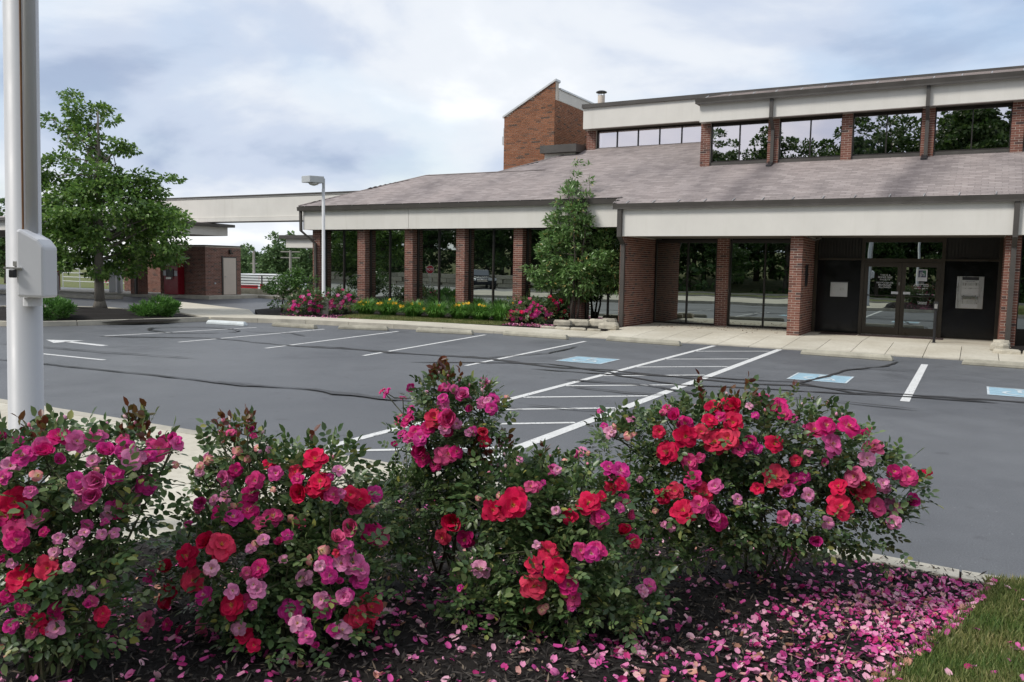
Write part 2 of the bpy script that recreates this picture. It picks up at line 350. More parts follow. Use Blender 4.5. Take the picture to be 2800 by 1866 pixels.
def np_mesh(name, V, F, mats, org=(0, 0, 0), attr=None, smooth=False, mi=None):
    """V (n,3), F (m,k) all same size"""
    me = bpy.data.meshes.new(name); V = np.asarray(V, np.float32) - np.asarray(org, np.float32); F = np.asarray(F, np.int32)
    me.vertices.add(len(V)); me.vertices.foreach_set('co', V.ravel())
    k = F.shape[1]; me.loops.add(F.size); me.loops.foreach_set('vertex_index', F.ravel())
    me.polygons.add(len(F)); me.polygons.foreach_set('loop_start', np.arange(0, F.size, k, dtype=np.int32))
    for mm in (mats if isinstance(mats, (list, tuple)) else [mats]): me.materials.append(MATS[mm])
    if mi is not None: me.polygons.foreach_set('material_index', np.asarray(mi, np.int32))
    if smooth: me.polygons.foreach_set('use_smooth', np.ones(len(F), bool))
    if attr is not None:
        a = me.attributes.new('grad', 'FLOAT', 'POINT'); a.data.foreach_set('value', np.asarray(attr, np.float32))
    me.update(calc_edges=True); me.validate(); return me
def link_mesh(name, me, parent=None, loc=None):
    o = bpy.data.objects.new(name, me); col.objects.link(o)
    if parent: o.parent = parent
    if loc is not None: o.location = loc
    return o
def unit(a): return a/np.maximum(np.linalg.norm(a, axis=-1, keepdims=True), 1e-9)
LEAF6 = np.array([(0, 0, 0), (.30, .46, .10), (.68, .40, .10), (1, 0, -.06), (.68, -.40, .10), (.30, -.46, .10)])
LEAF4 = np.array([(0, 0, 0), (.45, .5, .12), (1, 0, -.05), (.45, -.5, .12)])
def leaves(P, A, N, L, Wd, shape=6):
    """folded leaves: P base, A axis, N normal (n,3), L length, Wd width (n,)"""
    T = LEAF6 if shape == 6 else LEAF4
    A = unit(A); N = unit(N - A*(N*A).sum(1, keepdims=True)); B = np.cross(N, A)
    n = len(P); L = np.broadcast_to(L, (n,))[:, None, None]; Wd = np.broadcast_to(Wd, (n,))[:, None, None]
    V = P[:, None] + A[:, None]*(T[None, :, :1]*L) + B[:, None]*(T[None, :, 1:2]*Wd) + N[:, None]*(T[None, :, 2:]*Wd)
    k = len(T); base = (np.arange(n)*k)[:, None]
    F = np.concatenate([base+np.array([[0, 3, 2, 1]]), base+np.array([[0, 5, 4, 3]])]) if k == 6 else np.concatenate([base+np.array([[0, 2, 1]]), base+np.array([[0, 3, 2]])])
    return V.reshape(-1, 3), F
def rvec(n, up=0.):
    v = RNG.normal(size=(n, 3)); v = unit(v); v[:, 2] += up; return unit(v)
def text_part(txt, size, loc, mat, parent, name='lettering', rot=(R(90), 0, 0), depth=.002, align='CENTER', sx=1., spacing=1.):
    cu = bpy.data.curves.new(name, 'FONT'); cu.body = txt; cu.size = size; cu.extrude = depth; cu.align_x = align; cu.align_y = 'CENTER'; cu.space_line = spacing
    tmp = bpy.data.objects.new('tmp', cu); col.objects.link(tmp)
    dg = bpy.context.evaluated_depsgraph_get(); me = bpy.data.meshes.new_from_object(tmp.evaluated_get(dg)); bpy.data.objects.remove(tmp); bpy.data.curves.remove(cu)
    me.name = name; me.materials.clear(); me.materials.append(MATS[mat])
    o = bpy.data.objects.new(name, me); col.objects.link(o); o.parent = parent
    o.location = Vector(loc)-Vector(root_loc(parent)); o.rotation_euler = rot; o.scale = (sx, 1, 1); return o

# ================================================================== SETTING
def sstep(a, b, x): t = min(max((x-a)/(b-a), 0), 1); return t*t*(3-2*t)
def ground_z(x, y):
    z = -.06
    z -= 2.5*sstep(36, 62, y)*sstep(-12, -30, x) + 2.0*sstep(75, 160, y)
    z += 4.5*sstep(-17, -60, y)
    return z
xs = [-900, -500, -300, -200, -150, -120] + list(range(-100, 61, 4)) + [90, 140, 220, 400, 900]
ys = [-900, -400, -200, -120] + list(range(-90, 181, 4)) + [230, 300, 450, 900]
V = [(x, y, ground_z(x, y)) for y in ys for x in xs]; nx = len(xs)
F = [(j*nx+i, j*nx+i+1, (j+1)*nx+i+1, (j+1)*nx+i) for j in range(len(ys)-1) for i in range(nx-1)]
go = link_mesh('ground', np_mesh('ground', V, F, 'turf_soil', smooth=True)); tag(go, kind='structure')

lot = MB(); lot.quad((-75, -14, 0), (34, -14, 0), (34, 34.6, 0), (-75, 34.6, 0)); lot = struct(lot, 'parking_lot', 'asphalt')
b = MB(); b.quad((-110, 52, -2.46), (-30, 52, -2.46), (-45, 78, -2.46), (-130, 78, -2.46)); struct(b, 'far_road', 'asphalt')

def ribbon(pts, w, z=.004, seed=0, wob=0., name='parking_stripe', mat='white_paint'):
    rn = random.Random(seed); P = [Vector((x, y, 0)) for x, y in pts]; out = []
    for a, c in zip(P[:-1], P[1:]):
        n = max(1, int((c-a).length/.25)) if wob else 1
        out += [a.lerp(c, t/n) for t in range(n)]
    out.append(P[-1]); L = []; Rr = []
    for i, p in enumerate(out):
        t = (out[min(i+1, len(out)-1)]-out[max(i-1, 0)]).normalized(); nn = Vector((-t.y, t.x, 0))
        ww = w*(1+wob*rn.uniform(-.7, .9)); q = p + nn*rn.uniform(-1, 1)*wob*w*.7
        if wob and i in (0, len(out)-1): ww *= .2
        L.append(q+nn*ww/2); Rr.append(q-nn*ww/2)
    mb = MB()
    for i in range(len(out)-1): mb.quad((*Rr[i].xy, z), (*Rr[i+1].xy, z), (*L[i+1].xy, z), (*L[i].xy, z))
    return mb.build(name, mat, lot)
# stall lines (ground points measured from the photograph)
for top, bot in [((590, 753), (240, 773)), ((745, 757), (410, 787)), ((915, 762), (610, 801)), ((1115, 770), (835, 818)), ((1345, 785), (1070, 841))]:
    ribbon([on_z(*bot).xy, on_z(*top).xy], .10)
ribbon([(-5.80, 6.05), (-5.72, 20.75)], .12); ribbon([(-4.12, 5.75), (-4.12, 20.85)], .15); ribbon([(-.83, 13.55), (-.85, 19.45)], .13)
ribbon([(2.35, 13.55), (2.35, 19.45)], .13)
for y0 in (6.32, 8.0, 9.3, 10.6, 12.05, 13.6, 15.2, 16.95, 19.05):
    ribbon([(-5.70, y0-.05), (-4.22, y0+1.17)], .085, name='hatch_stripe')
ribbon([(-16.4, 9.78), (-14.42, 9.85)], .10)
ar = MB()
ar.quad((-18.35, 11.50, .004), (-16.85, 11.42, .004), (-16.85, 11.62, .004), (-18.35, 11.66, .004)); ar.quad((-19.1, 11.56, .004), (-18.25, 11.22, .004), (-18.25, 11.96, .004))
ar.build('arrow_marking', 'white_paint', lot)
def wheelchair(cx, cy):
    p = MB(); p.quad((cx-.5, cy-.54, .004), (cx+.5, cy-.54, .004), (cx+.5, cy+.54, .004), (cx-.5, cy+.54, .004)); p = p.build('accessible_bay_patch', 'blue_paint', lot)
    e = MB(); B_ = .54
    for a, c, d, f_ in ((-.5, .5, -B_, -B_+.035), (-.5, .5, B_-.035, B_), (-.5, -.465, -B_+.035, B_-.035), (.465, .5, -B_+.035, B_-.035)):
        e.quad((cx+a, cy+d, .007), (cx+c, cy+d, .007), (cx+c, cy+f_, .007), (cx+a, cy+f_, .007))
    e.build('patch_border', 'faded_white', p)
    s = MB(); z = .0075
    for i in range(18):                                   # wheel arc
        a0, a1 = R(120+i*15), R(135+i*15)
        if i > 15: continue
        f0 = lambda a, r: (cx-.04+r*math.cos(a), cy-.12+r*math.sin(a), z)
        s.quad(f0(a0, .19), f0(a0, .25), f0(a1, .25), f0(a1, .19))
    for i in range(10):
        a0, a1 = R(i*36), R(i*36+36); s.quad((cx-.03, cy+.36, z), (cx-.03+.065*math.cos(a0), cy+.36+.065*math.sin(a0), z), (cx-.03+.065*math.cos(a1), cy+.36+.065*math.sin(a1), z))
    s.quad((cx-.06, cy-.02, z), (cx+.0, cy-.02, z), (cx+.0, cy+.28, z), (cx-.06, cy+.28, z)); s.quad((cx+.002, cy+.1, z), (cx+.16, cy+.1, z), (cx+.16, cy+.15, z), (cx+.002, cy+.15, z))
    s.quad((cx+.002, cy-.06, z), (cx+.2, cy-.06, z), (cx+.2, cy-.01, z), (cx+.002, cy-.01, z)); s.quad((cx+.17, cy-.062, z), (cx+.23, cy-.062, z), (cx+.30, cy-.32, z), (cx+.24, cy-.32, z))
    s.build('wheelchair_symbol', 'faded_white', p)
for cx in (-6.95, -2.35, .76): wheelchair(cx, 15.68)
# tar-sealed cracks
TAR = [([(-19, 12.85), (-16.5, 14.3), (-13.5, 14.05), (-11.7, 14.4), (-10.4, 14.4), (-8.7, 14.6), (-7.1, 14.1), (-5.9, 14.35), (-3.4, 14.05), (-2.4, 14.4), (-.9, 14.3), (.8, 14.55), (6, 14.7)], .13),
       ([(-14.0, 14.0), (-12.6, 14.5), (-11.0, 14.2), (-9.2, 14.75), (-7.9, 14.45)], .07), ([(-9.6, 13.1), (-8.5, 13.9), (-7.3, 14.55), (-5.6, 13.95), (-4.4, 14.2)], .09),
       ([(-7.2, 13.6), (-5.6, 13.75), (-4.2, 13.2), (-3.0, 13.55), (-1.2, 13.95)], .08), ([(-4.6, 14.4), (-3.6, 14.5), (-2.7, 14.75), (-1.6, 14.0), (.4, 14.2)], .08),
       ([(-2.55, 14.6), (-2.3, 15.9), (-2.1, 17.3), (-1.5, 18.5), (-1.35, 19.6)], .07), ([(-2.1, 17.35), (-1.7, 17.7), (-1.0, 17.75)], .05), ([(-8.9, 14.6), (-8.2, 16.3), (-8.35, 18.2)], .06),
       ([(-24, 8.4), (-14.6, 8.8), (-11.2, 9.0), (-9.8, 9.0), (-8.8, 9.3), (-7.3, 9.25), (-5.2, 9.6)], .07), ([(-8.9, 9.28), (-7.0, 9.25)], .17), ([(-10.4, 9.05), (-9.4, 9.15)], .13),
       ([(-6.0, 12.6), (-4.6, 12.8), (-3.4, 12.2), (-3.1, 11.4)], .08), ([(-5.6, 11.9), (-4.6, 11.8), (-3.8, 12.0)], .06), ([(-5.3, 9.9), (-4.5, 10.0), (-3.8, 10.5)], .05),
       ([(-17.6, 16.2), (-16.2, 16.6), (-15.2, 16.1)], .06), ([(-18.9, 10.4), (-15.5, 10.6), (-13.2, 11.0)], .05), ([(-2.9, 12.5), (-2.0, 12.9), (-.6, 12.7)], .06)]
for i, (pts, w) in enumerate(TAR): ribbon(pts, w, .0085+.0012*i, seed=i, wob=.5, name='crack_sealant', mat='tar')
th = [(-18.9+1.25*math.cos(a)+.1*math.sin(3*a), 15.6+1.0*math.sin(a)) for a in [i*math.pi/10 for i in range(21)]]
ribbon(th, .10, .028, seed=44, wob=.5, name='crack_sealant', mat='tar')

# ---- far sidewalk along the building: slabs and kerb stones
KX = [(-21.4, 18.35), (-18.4, 19.5), (-15.2, 19.85), (-12., 20.35), (-9., 20.8), (-6.5, 20.95), (12, 20.9)]
def kerb_y(x):
    for (xa, ya), (xb, yb) in zip(KX[:-1], KX[1:]):
        if x <= xb: return ya + (yb-ya)*(x-xa)/(xb-xa)
    return KX[-1][1]
def kz(x): return .14 - .115*sstep(-15.5, -9.5, x)
def zwalk(x, y): k = kerb_y(x); t = min(max((y-k)/(23.4-k), 0), 1); return kz(x) + (.14-kz(x))*t
walk = MB(); walk.prism([(-21.4, 18.6), (-18.4, 19.7), (-15.2, 20.1), (-9, 21.1), (12, 21.2), (12, 26.4), (-9.3, 26.4), (-9.3, 22.6), (-12.5, 21.7), (-18.3, 20.8), (-21.4, 20.2)], -.03, .008)
walk = struct(walk, 'sidewalk', 'joint_dirt')
def slab(xa, xb, y0f, y1f, name='paving_slab', mat='concrete', g=.006):
    mb = MB(); xa += g; xb -= g; cs = [(xa, y0f(xa)+g), (xb, y0f(xb)+g), (xb, y1f(xb)-g), (xa, y1f(xa)-g)]
    mb.hexa([(x, y, -.02) for x, y in cs], [(x, y, zwalk(x, y)) for x, y in cs]); return mb.build(name, mat, walk, bevel=.004)
ex = [-21.4, -19.9, -18.4, -16.8, -15.2, -13.6, -12., -10.5, -9.35, -8.2, -7.3, -6.5, -5.7, -4.9, -4.1, -3.3, -2.52, -1.77, -.97, -.22, .545, 1.4, 2.3, 3.3, 5., 7., 9., 12.]
for xa, xb in zip(ex[:-1], ex[1:]):
    slab(xa, xb, lambda x: kerb_y(x), lambda x: kerb_y(x)+.16, 'kerb_stone', 'kerb_concrete')
    inner = (lambda x: 23.42) if xa >= -9.4 else (lambda x: 20.85 + .16*(x+18.3) if x > -18.4 else 20.25+.2*(x+21.4))
    slab(xa, xb, lambda x: kerb_y(x)+.16, inner)
for xa, xb in zip([-9.33, -7.3, -5.7, -4.1, -2.52, -.97, .545, 2.3, 4.6, 8.], [-7.3, -5.7, -4.1, -2.52, -.97, .545, 2.3, 4.6, 8., 12.]): slab(xa, xb, lambda x: 23.43, lambda x: 26.5)
# path running left between the tree island and the drive
br = MB(); br.hexa([(-21.4, 18.36, -.02), (-21.4, 20.24, -.02), (-24.0, 22.4, -.02), (-30.5, 24.6, -.02), (-30.6, 23.4, -.02), (-24.0, 19.4, -.02)], [(-21.4, 18.36, .136), (-21.4, 20.24, .136), (-24.0, 22.4, .136), (-30.5, 24.6, .136), (-30.6, 23.4, .136), (-24.0, 19.4, .136)])
struct(br, 'side_path', 'concrete')
# planting ground against the left wing
bedg = MB(); bedg.prism([(-21.3, 20.3), (-18.4, 20.87), (-12.4, 21.82), (-9.42, 22.5), (-9.42, 24.9), (-24.6, 24.9), (-23.9, 22.6)], 0, .13); struct(bedg, 'planting_bed', 'mulch')
lw = [(-18.35, 20.9), (-16.2, 21.25), (-12.6, 21.83), (-12.9, 23.0), (-13.9, 23.6), (-16.1, 23.5), (-18.9, 22.7)]
lawn = MB(); lawn.prism(lw, .10, .15); struct(lawn, 'lawn_strip', 'turf_soil')

# ---- tree island on the left
isl = MB(); ipoly = [(-21.5, 18.25), (-22.0, 16.3), (-22.6, 14.6), (-23.3, 13.4), (-25, 12.9), (-30, 14.5), (-31.5, 17.5), (-29, 19.6), (-24, 19.3)]
isl.prism(ipoly, 0, .10); isl = struct(isl, 'tree_island', 'mulch')
cx0 = sum(p[0] for p in ipoly)/9; cy0 = sum(p[1] for p in ipoly)/9
for i in range(len(ipoly)):
    a, c = Vector(ipoly[i]), Vector(ipoly[(i+1) % len(ipoly)])
    n = max(1, round((c-a).length/2.0)); q = lambda p, s: (cx0+(p.x-cx0)*s, cy0+(p.y-cy0)*s)
    for k in range(n):
        u, w = a.lerp(c, (k+.004)/n), a.lerp(c, (k+.996)/n)
        mb = MB(); mb.prism([q(u, 1.025), q(w, 1.025), q(w, .99), q(u, .99)], -.01, .15); mb.build('kerb_stone', 'kerb_concrete', isl, bevel=.015)
md = MB(); N_ = 18
for j in range(8):
    for k in range(N_):
        def mp_(jj, kk):
            a = 2*math.pi*kk/N_; r = 1-jj/8
            return (-25.8+4.6*r*math.cos(a)*.9+.3, 16.6+3.0*r*math.sin(a)*.75, .09+.24*(1-r*r)+.012*math.sin(kk*7+jj*3))
        md.quad(mp_(j, k), mp_(j, k+1), mp_(j+1, k+1), mp_(j+1, k))
md.build('mulch_mound', 'mulch', isl, smooth=True)

# ---- near island: sidewalk on the left, rose bed, lawn on the right
near = MB(); near.prism([(-32, 5.62), (14, 5.3), (14, -3), (-32, -3)], -.02, .11); near = struct(near, 'near_island', 'joint_dirt')
def nslab(cs, z=.15, name='paving_slab', mat='concrete'):
    mb = MB(); mb.hexa([(x, y, .0) for x, y in cs], [(x, y, z) for x, y in cs]); return mb.build(name, mat, near, bevel=.004)
ky = lambda x: 5.79 if x < -4.2 else 5.79-.30*min((x+4.2)/3.8, 1)
kx = [-32, -28, -25, -22, -19, -16, -13.2, -10.6, -8.0, -5.35, -3.6, -1.8, .02, 2.0, 4.5, 7, 10, 14]
for xa, xb in zip(kx[:-1], kx[1:]):
    xa += .006; xb -= .006
    nslab([(xa, ky(xa)-.15), (xb, ky(xb)-.15), (xb, ky(xb)), (xa, ky(xa))], .152, 'kerb_stone', 'kerb_concrete')
for xa, xb in zip(kx[:9], kx[1:10]):
    for ya, yb in ((4.35, 5.632), (2.9, 4.338), (1.2, 2.888), (-.6, 1.188), (-2.5, -.612)):
        nslab([(xa+.006, ya), (xb-.006, ya), (xb-.006, yb), (xa+.006, yb)])
for ya, yb in ((4.35, 5.632), (2.9, 4.338), (1.2, 2.888), (-.6, 1.188), (-2.5, -.612)): nslab([(-5.344, ya), (-4.12, ya), (-4.12, yb), (-5.344, yb)])
def bed_edge(y): return .17 - .20*max(5.3-y, 0)**1.15
def bedz(x, y): return .145 + .16*sstep(5.4, 2.6, y) + .016*math.sin(x*3.1+y*2.3)+.012*math.sin(x*7.3-y*5.1)
def sheet(xf0, xf1, y0, y1, nx, ny, zf):
    V = []; F = []
    for j in range(ny+1):
        y = y0+(y1-y0)*j/ny; a, c = xf0(y), xf1(y)
        for i in range(nx+1): x = a+(c-a)*i/nx; V.append((x, y, zf(x, y)))
    for j in range(ny):
        for i in range(nx): k = j*(nx+1)+i; F.append((k, k+1, k+nx+2, k+nx+1))
    return V, F
V, F = sheet(lambda y: -4.1, lambda y: bed_edge(y)+.03, -1.2, 5.48, 60, 90, lambda x, y: bedz(x, y)+random.uniform(-.006, .008))
rb = link_mesh('rose_bed', np_mesh('rose_bed', V, F, 'mulch', smooth=True)); tag(rb, kind='structure')
def lawnz(x, y): return bedz(x, y)+.012
V, F = sheet(lambda y: bed_edge(y), lambda y: 14., -1.2, 5.42, 60, 30, lambda x, y: lawnz(x, y) if x < 4 else lawnz(4, y))
nl = link_mesh('near_lawn', np_mesh('near_lawn', V, F, 'turf_soil', smooth=True)); tag(nl, kind='structure')
# far side of the rear drive
rk = MB(); rk.prism([(-75, -14.3), (34, -14.3), (34, -14), (-75, -14)], -.02, .14); struct(rk, 'rear_kerb', 'kerb_concrete')

# ================================================================== BANK BUILDING
BRICK_L, BRICK_H, JOINT = .194, .058, .0098
bank = thing('office_building', 'brick and cream stucco office building with brown shingle roofs and tinted windows', 'building', (-9.4, 24.6, 0))
brick_me = {}
def brick_data(l):
    key = round(l, 3)
    if key not in brick_me:
        mb = MB(); mb.box(-l/2, l/2, 0, .055, -BRICK_H/2, BRICK_H/2); brick_me[key] = mb.mesh('brick', 'brick')
    return brick_me[key]
N_SINGLE = [0]
def brick_face(mb, u0, u1, z0, z1, place, parent=None, single=False, topf=None, half0=0, mat='brick', start=0.):
    """running-bond bricks on a face; place(u, d, z) -> point (d outward). single: each brick its own child object"""
    pitch = BRICK_L+JOINT; ch = BRICK_H+JOINT; n = int((z1-z0)/ch)
    for k in range(n):
        z = z0 + k*ch + JOINT/2
        odd = (k+half0) % 2
        lo, hi = (u0, u1) if not start else ((u0, u1) if odd else (u0+start, u1))
        u = lo - (pitch/2 if odd else 0)
        while u < hi-.02:
            a, c = max(u, lo), min(u+BRICK_L, hi)
            if hi-c < .055: c = hi; u = hi
            u += pitch
            if c-a < .03: continue
            if topf and z+BRICK_H > topf((a+c)/2): continue
            pr = random.uniform(-.0015, .0025)
            if single and N_SINGLE[0] < 300:
                N_SINGLE[0] += 1; p = Vector(place((a+c)/2, pr, z+BRICK_H/2))-Vector(root_loc(parent))
                link_mesh('brick', brick_data(c-a), parent, p)
            else:
                B0 = [place(a, pr, z), place(c, pr, z), place(c, -.05, z), place(a, -.05, z)]
                B1 = [place(a, pr, z+BRICK_H), place(c, pr, z+BRICK_H), place(c, -.05, z+BRICK_H), place(a, -.05, z+BRICK_H)]
                mb.hexa(B0, B1)
def pier(name, x0, x1, y0, y1, z0, z1, parent, faces='fr', single=False, mat='brick', topf=None):
    """mortar core plus brick skins: f = front (-Y), r = +X side, l = -X side"""
    core = MB(); e = .004
    core.box(x0+e, x1-e, y0+e, y1, z0, z1)
    p = core.build(name, 'mortar', parent)
    mb = MB()
    if 'f' in faces: brick_face(mb, x0, x1, z0, z1, lambda u, d, z: (u, y0-d, z), p, single, topf)
    if 'r' in faces: brick_face(mb, y0+.057, y1, z0, z1, lambda u, d, z: (x1+d-.001, u, z), half0=1)
    if 'l' in faces: brick_face(mb, y0+.057, y1, z0, z1, lambda u, d, z: (x0-d+.001, u, z), half0=1)
    if mb.v: tag(mb.build('brickwork', mat, p), kind='stuff')
    return p
# -- piers of the right wing (nearest bricks first: each its own object)
pier('brick_pier', -4.56, -4.23, 23.9, 26.4, .05, 2.96, bank, 'frl', True)
pier('brick_pier', .58, .92, 23.9, 26.0, .05, 2.96, bank, 'frl', True)
pier('brick_pier', -7.28, -6.9, 26.35, 26.75, .1, 2.96, bank, 'f', True)
pier('end_wall', -9.62, -9.40, 23.9, 26.75, .05, 2.96, bank, 'frl', True)
for xa in (3.9, 7.2): pier('brick_pier', xa, xa+.34, 23.9, 25, .05, 2.96, bank, 'frl')
# -- piers of the left wing
LP = [(-22.82, -22.45), (-20.57, -20.2), (-18.35, -17.99), (-16.1, -15.74), (-13.78, -13.43), (-11.55, -11.2)]
for a, c in LP: pier('brick_pier', a, c, 24.6, 25.1, .1, 3.3, bank, 'frl')
pier('side_wall', -22.8, -22.5, 25.11, 31, .1, 3.3, bank, 'l')
# -- ground floor windows: frame and panes
def window(x0, x1, y, z0, z1, mull, glass='tinted_glass', parent=bank, fr=.045, frame='bronze_frame', head=0.):
    w = MB(); d0, d1 = y-.05, y+.06
    w.box(x0, x1, d0, d1, z0, z0+fr*1.2); w.box(x0, x1, d0, d1, z1-fr-head, z1)
    xs_ = [x0] + list(mull) + [x1]
    for i, xx in enumerate(xs_):
        a, c = (xx, xx+fr) if i == 0 else ((xx-fr, xx) if i == len(xs_)-1 else (xx-fr/2, xx+fr/2))
        w.box(a, c, d0-.003, d1-.003, z0+fr*1.2, z1-fr-head)
    wo_ = w.build('window', frame, parent)
    for a, c in zip(xs_[:-1], xs_[1:]):
        p = MB(); t = random.uniform(-.002, .002); p.quad((a+.005, y+t, z0+.01), (c-.005, y-t, z0+.01), (c-.005, y-t, z1-.02-head), (a+.005, y+t, z1-.02-head)); p.build('pane', glass, wo_)
    return wo_
for (a, c), (a2, c2) in zip(LP[:-1], LP[1:]): window(c+.001, a2-.001, 24.92, .12, 3.24, [(c+a2)/2+.02])
window(-11.19, -9.64, 24.92, .12, 3.24, [-10.4])
window(-9.38, -7.29, 26.5, .14, 2.9, [-8.27], head=.06); window(-6.89, -4.58, 26.5, .14, 2.9, [-5.79], head=.06)
for xa, xb in ((.93, 3.89), (4.25, 7.19)): window(xa, xb, 24.7, .5, 2.9, [(xa+xb)/2]); 
b = MB(); b.box(.93, 3.89, 24.6, 24.9, .05, .5); b.box(4.25, 7.19, 24.6, 24.9, .05, .5); b.build('window_base', 'bronze_frame', bank)
# -- fascias, soffits, gutters, roofs
b = MB(); b.box(-9.44, .70, 23.6, 23.75, 2.90, 3.745); b.box(.72, 12, 23.6, 23.75, 2.90, 3.745); b.box(-9.62, -9.46, 23.6, 27.0, 2.903, 3.74); b.build('fascia', 'cream_stucco', bank)
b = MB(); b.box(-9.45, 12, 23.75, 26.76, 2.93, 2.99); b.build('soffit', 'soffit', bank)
b = MB(); b.box(-23.03, -17.97, 24.3, 24.45, 3.22, 4.0); b.box(-17.955, -11.63, 24.3, 24.45, 3.22, 4.0); b.box(-11.615, -9.63, 24.3, 24.45, 3.22, 4.0); b.box(-23.05, -22.9, 24.46, 31, 3.223, 3.99); b.build('fascia', 'cream_stucco', bank)
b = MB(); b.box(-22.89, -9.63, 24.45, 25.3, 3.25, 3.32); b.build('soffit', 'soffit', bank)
def gutter(x0, x1, yf, zt, h=.15, d=.14):
    return MB().extrude([(yf, zt), (yf+.025, zt-h), (yf+d, zt-h), (yf+d, zt-.02), (yf+.03, zt-.012)], 'x', x0, x1)
gutter(-9.72, 12, 23.45, 3.87).build('gutter', 'brown_metal', bank)
gutter(-23.2, -9.72, 24.12, 4.09).build('gutter', 'brown_metal', bank)
g3 = MB(); P = [(-23.2, 4.09), (-23.175, 3.94), (-23.06, 3.94), (-23.06, 4.08)]
g3.hexa([(u, 24.27, w) for u, w in P], [(u, 31.5, w) for u, w in P]); g3.build('gutter', 'brown_metal', bank)
S = .40
RZ = lambda y: 3.85 + S*(y-23.45)
RIDGE_Y, RIDGE_Z = 27.6, RZ(27.6)
UPY, LUY = 27.1, 30.2
def inside(poly, x, y):
    c = False; j = len(poly)-1
    for i in range(len(poly)):
        (xi, yi), (xj, yj) = poly[i], poly[j]
        if (yi > y) != (yj > y) and x < (xj-xi)*(y-yi)/(yj-yi)+xi: c = not c
        j = i
    return c
def roof_plane(poly, zf, du, name='roof', course=.14, tab=.30):
    """deck plus real overlapping shingle tabs. du: horizontal direction along the eave (unit), slope rises along perpendicular"""
    mb = MB(); mb.hexa([(x, y, zf(x, y)-.16) for x, y in poly], [(x, y, zf(x, y)-.015) for x, y in poly]); deck = mb.build(name, 'brown_metal', bank)
    ux, uy = du; px, py = -uy, ux; k = 1/math.hypot(1, S)
    us = [x*ux+y*uy for x, y in poly]; vs_ = [x*px+y*py for x, y in poly]
    t = MB(); v = min(vs_); row = 0; st = course*k
    while v < max(vs_):
        u = min(us) - (tab/2 if row % 2 else 0) - random.random()*.02
        while u < max(us):
            um, vm = u+tab/2, v+st/2
            x, y = um*ux+vm*px, um*uy+vm*py
            if inside(poly, x, y):
                j = random.uniform(-.004, .004)
                def pt(uu, vv, dz):
                    X, Y = uu*ux+vv*px, uu*uy+vv*py; return (X, Y, zf(X, Y)+dz)
                a, c = u+.003, u+tab-.003
                t.quad(pt(a, v-.012+j, .010), pt(c, v-.012+j, .010), pt(c, v+st+.01, .001), pt(a, v+st+.01, .001))
                t.quad(pt(a, v-.012+j, -.002), pt(c, v-.012+j, -.002), pt(c, v-.012+j, .010), pt(a, v-.012+j, .010))
            u += tab
        v += st; row += 1
    tag(t.build('shingles', 'shingle', deck), kind='stuff'); return deck
zfront = lambda x, y: RZ(y)
HX = -13.6
roof_plane([(-9.72, 23.47), (12, 23.47), (12, UPY+.3), (-8.15, UPY+.3), (-8.15, LUY+.3), (HX, LUY+.3), (-16.2, RIDGE_Y), (-19.55, RIDGE_Y), (-23.12, 24.14), (-9.72, 24.14)], zfront, (1, 0), 'front_roof')
roof_plane([(-23.15, 24.17), (-19.57, RIDGE_Y+.02), (-19.57, 31.2), (-23.15, 31.2)][::-1], lambda x, y: 3.85+S*(24.14-23.45)+S*(x+23.12), (0, -1), 'hip_roof')
roof_plane([(-19.6, RIDGE_Y), (-14, RIDGE_Y), (-14, 31.2), (-19.6, 31.2)], lambda x, y: RIDGE_Z-S*.3*(y-RIDGE_Y), (-1, 0), 'back_roof')
def roof_tris(name, pts):
    mb = MB(); mb.hexa([(x, y, z-.15) for x, y, z in pts], pts); return mb.build(name, 'shingle', bank)
roof_tris('main_hip', [(-16.2, RIDGE_Y+.01, RIDGE_Z-.01), (HX+.0, LUY+.3, RZ(LUY+.3)-.01), (-16.2, LUY+.3, RZ(RIDGE_Y)-.02)])
cap = MB(); cap.tube([(-23.12, 24.14, RZ(24.14)+.005), (-19.55, RIDGE_Y, RIDGE_Z+.005), (-16.2, RIDGE_Y, RIDGE_Z+.005), (HX, LUY+.3, RZ(LUY+.3)+.005)], .03, 5); cap.build('ridge_cap', 'shingle', bank)
rk_ = MB(); rk_.hexa([(-9.735, 23.5, RZ(23.5)-.16), (-9.72, 23.5, RZ(23.5)-.16), (-9.72, 24.2, RZ(24.2)-.16), (-9.735, 24.2, RZ(24.2)-.16)], [(-9.735, 23.5, RZ(23.5)+.012), (-9.72, 23.5, RZ(23.5)+.012), (-9.72, 24.2, RZ(24.2)+.012), (-9.735, 24.2, RZ(24.2)+.012)]); rk_.build('rake_trim', 'brown_metal', bank)
# gutter straps: small bright hangers along the eaves
def straps(x0, x1, step, y, zf):
    x = x0
    while x < x1:
        mb = MB(); z = zf; mb.hexa([(x, y-.005, z-.012), (x+.022, y-.005, z-.012), (x+.04, y+.22, z+.07), (x+.018, y+.22, z+.07)], [(x, y-.005, z+.003), (x+.022, y-.005, z+.003), (x+.04, y+.22, z+.085), (x+.018, y+.22, z+.085)])
        mb.build('gutter_strap', 'galvanised', bank); x += step*random.uniform(.94, 1.06)
straps(-9.3, 3, .80, 23.45, 3.885); straps(-22.8, -9.8, .80, 24.12, 4.105)
def downspout(path, w=.085, d=.06, name='downspout'):
    mb = MB()
    for (p, q) in zip(path[:-1], path[1:]):
        (x0, y0, z0), (x1, y1, z1) = p, q
        mb.hexa([(x1-w/2, y1-d/2, z1), (x1+w/2, y1-d/2, z1), (x1+w/2, y1+d/2, z1), (x1-w/2, y1+d/2, z1)], [(x0-w/2, y0-d/2, z0), (x0+w/2, y0-d/2, z0), (x0+w/2, y0+d/2, z0), (x0-w/2, y0+d/2, z0)])
    return mb.build(name, 'brown_metal', bank)
